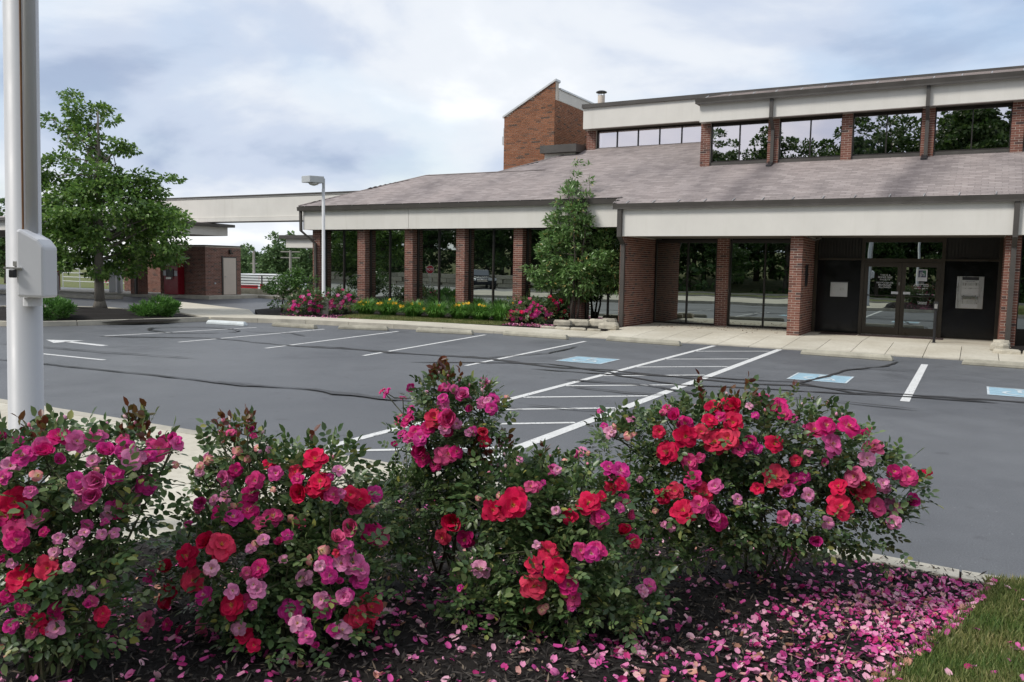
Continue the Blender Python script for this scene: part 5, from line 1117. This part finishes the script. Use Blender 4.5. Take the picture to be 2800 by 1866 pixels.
def small_rose(kind, seed):
    rn = random.Random(seed); mb = MB()
    for lay, (L, lift) in enumerate(((1, .25), (.62, .8))):
        for k in range(5):
            a = k*1.2566+lay*.6+rn.uniform(-.2, .2); ca, sa = math.cos(a), math.sin(a); w = .5*L
            P4 = [(0.02, 0, 0), (L*.6, -w, L*.6*math.sin(lift)), (L, -.2*w, L*math.sin(lift)*.8), (L, .3*w, L*math.sin(lift)*.8), (L*.6, w, L*.6*math.sin(lift))]
            mb.quad(*[(x*ca-y*sa, x*sa+y*ca, z) for x, y, z in P4])
    me = mb.mesh('rose_blossom', 'rose_petal_'+kind); a = me.attributes.new('grad', 'FLOAT', 'POINT'); a.data.foreach_set('value', [0., .7, 1., 1., .7]*10); return me
SROSE = {k: [small_rose(k, s_) for s_ in range(3)] for k in PET}

def ray_front(px, py, ells, default):
    """first hit of the pixel ray with the bush's ellipsoids, as a point"""
    o = np.array([0, 0, CAM_H]); q = at_depth(px, py, 1.)-Vector((0, 0, CAM_H)); d = np.array(q); best = None
    for e in ells:
        c = np.array(e[:3]); r = np.array(e[3:]); oo = (o-c)/r; dd = d/r; A = dd@dd; B = oo@dd; C = oo@oo-1; disc = B*B-A*C
        if disc > 0:
            t = (-B-math.sqrt(disc))/A; best = t if best is None else min(best, t)
    t = best if best is not None else default
    return Vector(o+d*t)
def rose_bush(label, base, ells, flowers, n_comp, seed, lsize=.036, small=False, group=None, seeds=14, newgrowth=10, fl_scale=1.):
    global RNG; RNG = np.random.default_rng(seed); random.seed(seed); base = Vector(base)
    t = thing('rose_bush', label, 'rose bush', base, group)
    vol = np.array([e[3]*e[4]*e[5] for e in ells]); cnt = np.maximum(3, n_comp*vol**.8/(vol**.8).sum()).astype(int); P = []; O = []
    for e, k in zip(ells, cnt):
        d = rvec(k); r = RNG.uniform(.35, 1., k)**.5; r = r*(1+.16*RNG.normal(size=k)); P.append(np.array(e[:3])+d*np.array(e[3:])*r[:, None]); O.append(d)
    P = np.concatenate(P); O = np.concatenate(O); keep = P[:, 2] > base.z+.06; P, O = P[keep], O[keep]; n = len(P)
    A = unit(O+rvec(n)*.7+np.array([0, 0, .1])); N = unit(rvec(n)*.6+np.array([0, 0, .9])+O*.3); A = unit(A); N = unit(N-A*(N*A).sum(1, keepdims=True)); B = np.cross(N, A)
    S_ = lsize*RNG.uniform(.65, 1.3, n)
    LP_, LA, LN, LS = [], [], [], []
    for u, side in ((1.6, 0), (1.15, 1), (1.15, -1), (.45, .85), (.45, -.85)):          # five leaflets on a stalk
        LP_.append(P+A*(u*S_)[:, None]); LA.append(unit(A*(1 if side == 0 else .45)+B*side*1.)); LN.append(N+rvec(n)*.35); LS.append(S_*(1.15 if side == 0 else .95))
    V, F = leaves(np.concatenate(LP_), np.concatenate(LA), np.concatenate(LN), np.concatenate(LS), np.concatenate(LS)*.62, 6)
    tag(link_mesh('foliage', np_mesh('foliage', V, F, 'leaf_rose', base), t), kind='stuff')
    st = MB(); nst = 12 if not small else 6
    for k in range(nst):
        i = RNG.integers(0, n, 10); tgt = max(P[i], key=lambda q: q[2]); off = Vector((random.uniform(-.12, .12), random.uniform(-.12, .12), 0)); pts = branch(st, base+off-Vector((0, 0, .03)), tgt, .009, .003, 6, .10, 5)
        for j in range(7):
            a = pts[random.randint(2, 5)]; m_ = min(P[RNG.integers(0, n, 12)], key=lambda q: (Vector(q)-a).length); branch(st, a, m_, .004, .0016, 3, .12, 4)
    if not small:                                                 # sister blooms beside the larger ones
        flowers = list(flowers) + [(f_[0]+random.uniform(-1.5, 1.5)*f_[2], f_[1]+random.uniform(-.6, 1.4)*f_[2], f_[2]*random.uniform(.55, .95), random.choice({'r': 'rrk', 'k': 'kkm', 'm': 'mmkl', 'l': 'lmp', 'p': 'pl'}[f_[3]])) for f_ in flowers if f_[2] > 11 and random.random() < .5]
    ptsF = []
    for f_ in flowers:
        px, py, rr, kd = f_; p = ray_front(px, py, ells, depth_of(base))
        cent = min((Vector(e[:3]) for e in ells), key=lambda q: (q-p).length); view = (Vector((0, 0, CAM_H))-p).normalized(); p = p+view*(random.uniform(.0, .075) if not small else random.uniform(-.02, .06)); D = depth_of(p)
        up = ((p-cent).normalized()*.7+view*random.uniform(.4, 1.1)+Vector((random.uniform(-.5, .5), random.uniform(-.5, .5), random.uniform(.1, .8)))).normalized()
        me = (SROSE if small else ROSE)[kd]; o = link_mesh('rose_blossom', random.choice(me), t, p-base); s_ = rr*D/(FPX/K)*fl_scale
        s_ = min(max(s_*1.16, .012), .074); o.scale = (s_, s_, s_); o.rotation_euler = (up.to_track_quat('Z', 'Y') @ Matrix.Rotation(random.uniform(0, 6.28), 3, 'Z').to_quaternion()).to_euler(); ptsF.append((p, up))
        if not small:
            q = min(P[RNG.integers(0, n, 25)], key=lambda w: (Vector(w)-(p-up*.10)).length); st.tube([p, p-up*.05, q], [.0025, .003, .003], 4)
    if not small:                                                 # closed buds on the shoots
        for q in P[np.argsort(-(P[:, 2]*.6+O[:, 2]*.1+RNG.uniform(0, .3, n)))[:26]]:
            bd = MB(); h = random.uniform(.016, .026); bd.lathe([(.002, 0), (h*.30, h*.25), (h*.34, h*.55), (h*.16, h*.9), (.001, h)], n=6); o = link_mesh('rose_bud', bd.mesh('rose_bud', random.choice(['rose_petal_k', 'rose_petal_m', 'rose_petal_l', 'leaf_shrub']), smooth=True), t, Vector(q)+Vector((0, 0, .03))-base); o.rotation_euler = (random.gauss(0, .5), random.gauss(0, .5), 0); st.tube([Vector(q), Vector(q)+Vector((0, 0, .032))], .0018, 4)
    st.build('canes', 'cane', t)
    if seeds:                                                     # spent flowers: pale star sepals
        i = RNG.integers(0, n, seeds); i = i[np.argsort(-(O[i]@(-np.array(_f))))]; sV, sF, sK = [], [], 0
        Q = P[i]+O[i]*.03; m5 = len(Q); ax = unit(O[i]+rvec(m5)*.5-np.array(_f)*.5); e1 = unit(np.cross(ax, rvec(m5))); e2 = np.cross(ax, e1); LPs, LAs, LNs = [], [], []
        for k in range(5): a = k*1.2566; LPs.append(Q); LAs.append(unit(e1*math.cos(a)+e2*math.sin(a)+ax*.15)); LNs.append(ax)
        V, F = leaves(np.concatenate(LPs), np.concatenate(LAs), np.concatenate(LNs), .022, .0075, 4); tag(link_mesh('spent_sepals', np_mesh('spent_sepals', V, F, 'sepal', base), t), kind='stuff')
    if newgrowth:                                                 # bronze young shoots on top
        i = np.argsort(-P[:, 2]-RNG.uniform(0, .12, n))[:newgrowth]; LPs, LAs = [], []
        for q in P[i]:
            for k in range(6): LPs.append(q+np.array([0, 0, .015*k])); LAs.append(rvec(1, .9)[0])
        LPs = np.array(LPs); V, F = leaves(LPs, np.array(LAs), rvec(len(LPs), .4), .042*RNG.uniform(.7, 1.2, len(LPs)), .024, 6); tag(link_mesh('young_shoots', np_mesh('young_shoots', V, F, 'leaf_new', base), t), kind='stuff')
    return t
def ells_px(lst, D, depth_r=.8):
    out = []
    for q in lst:
        x, y, rx, ry = q[:4]; dd = D+(q[4] if len(q) > 4 else 0.); p = at_depth(x, y, dd); m_ = dd/(FPX/K); dr = max(rx, ry)*m_*depth_r; out.append((p.x, p.y, p.z, rx*m_, dr, ry*m_))
    return out
def parse(txt, s, x0, y0):
    out = []
    for tok in txt.split():
        x, y, r_, k = tok.split(','); out.append((x0+float(x)*s, y0+float(y)*s, float(r_)*s, k))
    return out
ZA, ZB, ZC, ZD, ZE = (.4106, 0, 924.4), (.4106, 420.2, 924.4), (.4641, 1008.4, 840.3), (.3929, 672.3, 722.7), (.464, 1596.6, 840.3)
FA = parse('40,190,45,m 100,215,35,m 330,190,60,k 240,275,65,m 130,300,60,m 60,360,55,l 20,420,45,m 430,220,60,m 510,215,50,m 600,290,60,m 700,265,55,m 745,315,62,l 690,210,35,k 880,262,65,k 930,225,45,k 995,235,38,m 830,298,42,m 210,410,42,p 430,440,50,m 545,445,70,m 640,405,50,m 820,460,55,m 780,505,42,l 450,550,55,m 650,590,50,m 600,620,40,l 80,560,75,r 30,640,50,k 90,745,80,k 190,660,50,m 240,620,28,l 325,760,32,l 305,840,32,l 385,840,30,l 385,920,32,l 265,930,65,r 120,990,75,r 490,690,35,m 570,740,30,l 640,730,30,l 430,790,38,l 510,1120,38,k 575,1185,42,r 570,1040,50,l 430,1060,38,l 310,1160,45,k 310,1270,50,l 130,1160,34,k 210,1220,40,r 990,350,28,p 40,1080,40,k 20,880,40,m 170,500,35,m 330,330,40,m 520,330,40,l 720,560,32,m 60,1250,40,m 180,1290,35,k', *ZA)
FB = parse('815,1225,52,k 1130,1265,52,k 935,1245,34,k 940,1075,72,r 1080,1000,66,r 1140,1080,50,m 1300,1135,70,r 1370,1120,42,k 1240,800,75,r 1160,790,60,r 1050,860,62,r 950,930,52,r 1185,930,42,l 840,975,38,m 1340,1265,42,l 1365,1300,46,r 1000,1290,42,k 1450,930,52,k 1440,1050,50,l 1300,1055,42,l', *ZA)
FB += parse('270,170,28,k 380,160,28,m 310,265,42,p 420,255,28,p 480,265,20,l 140,320,42,p 95,360,28,p 480,350,34,r 520,400,42,m 405,440,48,k 380,510,46,k 500,485,24,p 270,400,42,m 220,430,42,m 220,620,55,k 360,605,60,k 500,640,56,k 100,560,42,m 90,600,28,k 240,540,45,l 300,570,42,p 30,680,22,m 660,690,46,k 600,655,32,p 585,745,32,m 740,320,65,r 770,445,65,r 655,510,60,r 630,390,42,r 840,520,50,k 870,380,36,l 990,540,56,r 960,590,42,k 1075,510,46,m 1060,575,24,p 940,700,56,k 1060,735,60,k 780,830,46,p 720,880,42,p 790,910,50,m 910,810,42,m 860,845,24,r 950,900,60,m 1000,940,50,m 990,1000,50,m 820,970,46,m 675,985,50,l 430,940,50,k 415,1050,50,l 900,1090,46,m 790,1140,65,m 610,1170,65,m 640,1240,50,l 690,1310,46,m 970,1200,60,r 1050,1150,75,r 1050,1240,46,r 890,1280,58,l 380,820,30,l 450,770,35,l 560,880,28,l', *ZB)
FC = parse('235,78,30,m 35,105,24,m 75,115,22,m 20,175,32,m 30,205,26,m 115,140,36,m 215,185,30,m 265,170,36,m 260,212,30,m 340,150,22,p 45,262,50,k 30,312,30,l 45,440,46,k 215,330,30,r 225,375,32,r 170,325,24,m 180,430,28,p 200,460,30,p', *ZC) + parse('550,460,32,m 690,430,27,m 645,490,24,m 895,425,28,k 1000,475,40,m 880,490,28,m 880,530,28,l 670,620,45,k 720,690,42,k 830,610,58,r 900,600,50,k 790,660,42,k 750,720,50,m 750,790,55,k 880,830,55,k 600,770,26,m 640,700,30,m 690,560,30,m 1030,560,28,m 960,640,32,l', *ZD)
FD = parse('365,690,70,r 320,720,46,r 390,640,40,r 455,600,34,k 430,690,24,m 565,515,30,m 625,470,20,p 515,580,16,m 400,465,20,l 300,640,24,p 195,655,20,p 580,720,24,l 75,770,56,r 130,860,46,k 20,850,42,r 740,680,56,r 790,755,50,k 650,750,38,r 905,585,36,r 850,605,36,r 900,520,46,m 850,540,32,m 910,830,42,r 935,745,32,k 915,665,32,k 205,1010,52,l 540,920,55,r 470,985,42,r 580,1010,60,r 470,1090,64,r 640,1090,50,k 780,910,50,k 700,915,42,k 445,1205,32,p 510,1210,32,p 655,1195,22,m 1040,1090,36,m 1005,1105,28,l 960,860,32,k 105,1100,18,m 485,890,22,l', *ZC)
FE = parse('345,148,28,k 410,200,50,k 445,245,36,k 480,260,26,m 270,200,20,l 300,245,20,m 175,205,50,r 90,215,42,r 190,285,50,r 70,270,38,r 100,380,60,r 30,330,40,r 270,380,36,k 220,420,32,k 390,390,46,r 590,320,50,k 650,295,46,k 680,390,60,m 760,300,55,k 850,360,46,k 880,405,50,k 850,460,42,l 400,550,60,r 450,620,42,m 310,610,32,r 500,560,32,k 500,470,28,r 560,640,36,l 790,550,50,k 830,610,56,r 720,700,64,r 710,600,42,r 900,700,46,k 985,525,36,k 1055,550,46,k 1140,560,38,r 940,600,32,l 980,700,42,l 1070,680,42,m 985,775,36,l 440,750,36,k 500,760,24,l 660,780,32,l 595,870,36,m 480,935,42,m 40,630,50,r 20,690,42,k 100,600,36,m 210,660,28,l 80,730,50,m 120,770,42,k 640,480,24,m 560,430,22,l', *ZE)
FE += parse('1130,215,27,k 1220,350,55,r 1130,430,55,r 1090,330,32,r 1240,480,42,k 1260,560,46,k 1170,620,42,r 1210,720,60,r 1170,260,42,k 1150,800,28,l 1075,715,22,p 1080,625,16,r 950,265,22,l 995,565,18,l 700,430,32,l 690,450,27,m 860,300,27,p 850,330,32,l 940,340,32,p 800,225,18,m 820,300,20,m', *ZC)
rose_bush('rose bush at the lower left corner with broad magenta blooms', (*on_z(120, 1560, .3).xy, .28), ells_px([(150, 1075, 215, 85, -.05), (330, 1060, 85, 75, 0), (40, 1130, 150, 110, 0), (150, 1250, 170, 110, -.1), (60, 1360, 150, 130, -.1), (190, 1400, 120, 80, -.1), (240, 1180, 110, 90, 0)], 3.3, .75), FA, 1700, 101, .034)
rose_bush('rose bush left of centre thick with red and magenta blooms', (*on_z(640, 1470, .28).xy, .27), ells_px([(545, 1045, 85, 65, .12), (620, 1130, 180, 95, .1), (740, 1110, 120, 90, 0), (560, 1290, 205, 120, -.1), (720, 1300, 160, 120, -.1), (650, 1400, 200, 80, -.12), (840, 1190, 70, 80, .1)], 3.65, .7), FB, 2300, 102, .034)
rose_bush('tall narrow rose bush rising above the others at the centre', (*on_z(1040, 1330, .26).xy, .26), ells_px([(1045, 955, 115, 75), (1020, 900, 70, 35), (1090, 930, 65, 50), (1000, 1010, 90, 70), (1030, 1090, 70, 60), (960, 1140, 80, 80), (930, 1170, 90, 105), (900, 1270, 80, 70)], 4.0, .7), FC, 1500, 103, .027)
rose_bush('sparse green middle rose bush with a few deep red blooms', (*on_z(1220, 1440, .26).xy, .26), ells_px([(1130, 1080, 75, 60, .1), (1160, 1160, 150, 90), (1300, 1170, 130, 100), (1250, 1290, 180, 110, -.1), (1120, 1380, 110, 70, -.15), (1320, 1390, 160, 60, -.15), (1440, 1360, 80, 50, -.05), (1270, 1090, 60, 40, .1)], 3.85, .7), FD, 2300, 104, .034)
rose_bush('large spreading rose bush on the right covered in crimson blooms', (*on_z(1760, 1300, .24).xy, .24), ells_px([(1440, 1050, 105, 90, .05), (1560, 1000, 120, 75), (1680, 1010, 150, 100), (1830, 1030, 150, 110), (1960, 1090, 120, 85), (2060, 1130, 70, 45), (1600, 1130, 170, 100), (1780, 1150, 190, 100), (1940, 1190, 130, 75), (1460, 1170, 110, 90, .05), (1500, 1240, 120, 60, 0), (1660, 1230, 110, 50, 0)], 4.35, .65), FE, 3300, 105, .034)
# distant roses by the building
RNG = np.random.default_rng(300); random.seed(300)
def rand_flowers(ells, n, kinds, r=7):
    out = []
    for _ in range(n):
        e = random.choice(ells); a = random.uniform(0, 6.28); q = math.sqrt(random.random()); x, y, rx, ry = e[:4]; out.append((x+rx*q*math.cos(a), y+ry*(q*math.sin(a)*.95-.1), r*random.uniform(.7, 1.25), random.choice(kinds)))
    return out
for lab, bp, bl, n, kinds in (('pink rose bush left of the street lamp', (703, 724), [(705, 692, 34, 22), (690, 705, 34, 16), (725, 700, 22, 20)], 34, 'kmmkl'), ('wide pink rose bush right of the street lamp', (790, 720), [(775, 690, 40, 24), (800, 698, 26, 20), (760, 702, 30, 16)], 40, 'kmmkl'),
                              ('crimson rose bush right of the daylilies', (1215, 742), [(1215, 712, 45, 26), (1185, 725, 30, 16), (1240, 720, 28, 22)], 40, 'krkm'), ('small crimson rose bush at the foot of the slim tree', (1300, 738), [(1300, 715, 28, 22), (1275, 700, 20, 20)], 20, 'rrk'),):
    B = on_z(*bp, .14); D = depth_of(B); rose_bush(lab, B, ells_px([(*e, 0.) for e in bl], D, .8), rand_flowers(bl, n, kinds, 5.5), 420, int(bp[0]), .085, True, 'rose bushes by the building', 0, 0, 1.)
B = Vector((-45.5, 35.2, -.05)); rose_bush('pink flowering bush behind the drive-through islands', B, [(B.x, B.y, .6, 1.5, .8, .6)], [(x, y, 6, 'k') for x, y in [(225+i*3.1, 640+(i*7) % 17) for i in range(16)]], 420, 77, .10, True, None, 0, 0)

# ---- mulch chips, fallen petals, dead leaves
RNG = np.random.default_rng(55); random.seed(55)
n = 42000; x = RNG.uniform(-3.9, .35, n); y = RNG.uniform(1.3, 5.45, n); k = np.array([xx < bed_edge(yy) for xx, yy in zip(x, y)]); x, y = x[k], y[k]; n = len(x)
P = np.stack([x, y, [bedz(a, c)+.002+.012*abs(math.sin(a*171+c*93)) for a, c in zip(x, y)]], 1); A = rvec(n); A[:, 2] *= .45; L = RNG.uniform(.018, .06, n); V, F = leaves(P, A, rvec(n, .9), L, RNG.uniform(.005, .013, n), 4)
tag(link_mesh('mulch_chips', np_mesh('mulch_chips', V, F, 'mulch_chip')), 'shredded black bark mulch covering the rose bed', 'mulch', kind='stuff')
def fallen(seed):
    rn = random.Random(seed); V = []; L, W = 1., .42
    for i in range(4):
        u = i/3; w = W*(.35+.65*math.sin(u*2.6+.35))
        for j in range(3): v = j-1; V.append((u*L-.5, v*w, .16*v*v+.14*(u-.4)**2*rn.uniform(.5, 2)+rn.uniform(-.03, .03)))
    k_ = rn.uniform(.5, 1.6); V = [(x, y*rn.uniform(.94, 1.06)*(.75+.2*k_), z*k_+.10*(x*x)*rn.choice((-1, 1, 2))) for x, y, z in V]
    return np_mesh('fallen_petal', V, [(i*3+j, i*3+j+1, i*3+j+4, i*3+j+3) for i in range(3) for j in range(2)], 'petal_litter', smooth=True)
FP = [fallen(s_) for s_ in range(12)]
def petal_pos():
    while True:
        if random.random() < .5:
            yy = random.uniform(2.3, 5.3); xx = bed_edge(yy)-abs(random.gauss(0, .36))-.02*random.random()+.03
        elif random.random() < .72:
            c = random.choice([(-1.5+.9*math.sin(q*5.1), 3.6+1.2*math.sin(q*3.7), .13) for q in range(9)] + [(-2.7, 2.2, .45), (-2.3, 2.3, .4), (-3.1, 2.0, .4), (-2., 2.7, .45), (-1.6, 2.8, .5), (-1.2, 4.2, .55), (-.8, 4.5, .5), (-1.8, 3.3, .6), (-2.4, 2.6, .5), (-2.9, 2.1, .4), (-1.4, 3.0, .6), (-.9, 3.4, .5)]); xx, yy = random.gauss(c[0], c[2]), random.gauss(c[1], c[2])
        else: xx, yy = random.uniform(-3.7, .2), random.uniform(1.4, 5.3)
        if -4 < xx < bed_edge(yy)+.05 and 1.3 < yy < 5.4: return xx, yy
spots = [petal_pos() for _ in range(4000)] + [(bed_edge(yy)+random.uniform(.05, .9), yy) for yy in [random.uniform(3.4, 5.2) for _ in range(34)]]
spots.sort(key=lambda p: (p[0]**2+p[1]**2)*(1 if (p[1]-3.74 > (p[0]-.26)*.62) else 4))
SV, SF = [], []; base_V = [np.array([tuple(v.co) for v in me.vertices]) for me in FP]; base_F = [np.array([tuple(pl.vertices) for pl in me.polygons]) for me in FP]; off = 0
for i, (xx, yy) in enumerate(spots):
    s_ = random.choice([random.uniform(.014, .024), random.uniform(.024, .034), random.uniform(.03, .042)]); rot = (random.gauss(0, .45)+(math.pi if random.random() < .35 else 0), random.gauss(0, .45), random.uniform(0, 6.28)); z = bedz(xx, yy)+.012+random.random()*.008+(.02 if xx > bed_edge(yy) else 0)
    if i < 300:
        o = link_mesh('fallen_petal', FP[i % 12], None, (xx, yy, z)); o.scale = (s_,)*3; o.rotation_euler = rot; tag(o, 'fallen pink rose petal lying on the black mulch nearest the viewer', 'petal', 'fallen petals on the mulch')
    else:
        M3 = np.array(Matrix.Rotation(rot[2], 3, 'Z') @ Matrix.Rotation(rot[1], 3, 'Y') @ Matrix.Rotation(rot[0], 3, 'X')); bv = base_V[i % 12]; SV.append(bv*s_@M3.T+np.array([xx, yy, z])); SF.append(base_F[i % 12]+off); off += len(bv)
tag(link_mesh('petal_litter', np_mesh('petal_litter', np.concatenate(SV), np.concatenate(SF), 'petal_litter', smooth=True)), 'drift of fallen pink petals over the mulch', 'petals', kind='stuff')
n = 700; cs = RNG.integers(0, 2, n); x = np.where(cs, RNG.uniform(-20.8, -17.5, n), RNG.uniform(-13, -11.2, n)); y = np.where(cs, RNG.uniform(20.6, 22.2, n), RNG.uniform(21.9, 22.9, n)); P = np.stack([x, y, np.full(n, .145)], 1); A = rvec(n); A[:, 2] *= .2; V, F = leaves(P, A, rvec(n, 2.), .06, .045, 4); tag(link_mesh('far_petal_litter', np_mesh('far_petal_litter', V, F, 'petal_litter')), 'fallen petals under the roses by the building', 'petals', kind='stuff')
n = 120; x = RNG.uniform(-9.2, -4.8, n); y = RNG.normal(25.3, .6, n); P = np.stack([x, np.clip(y, 23.6, 26.3), np.full(n, .146)], 1); A = rvec(n); A[:, 2] *= .2; V, F = leaves(P, A, rvec(n, 2.), .07, .035, 4); tag(link_mesh('dead_leaves', np_mesh('dead_leaves', V, F, 'leaf_dead')), 'dry leaves scattered on the porch floor', 'leaves', kind='stuff')
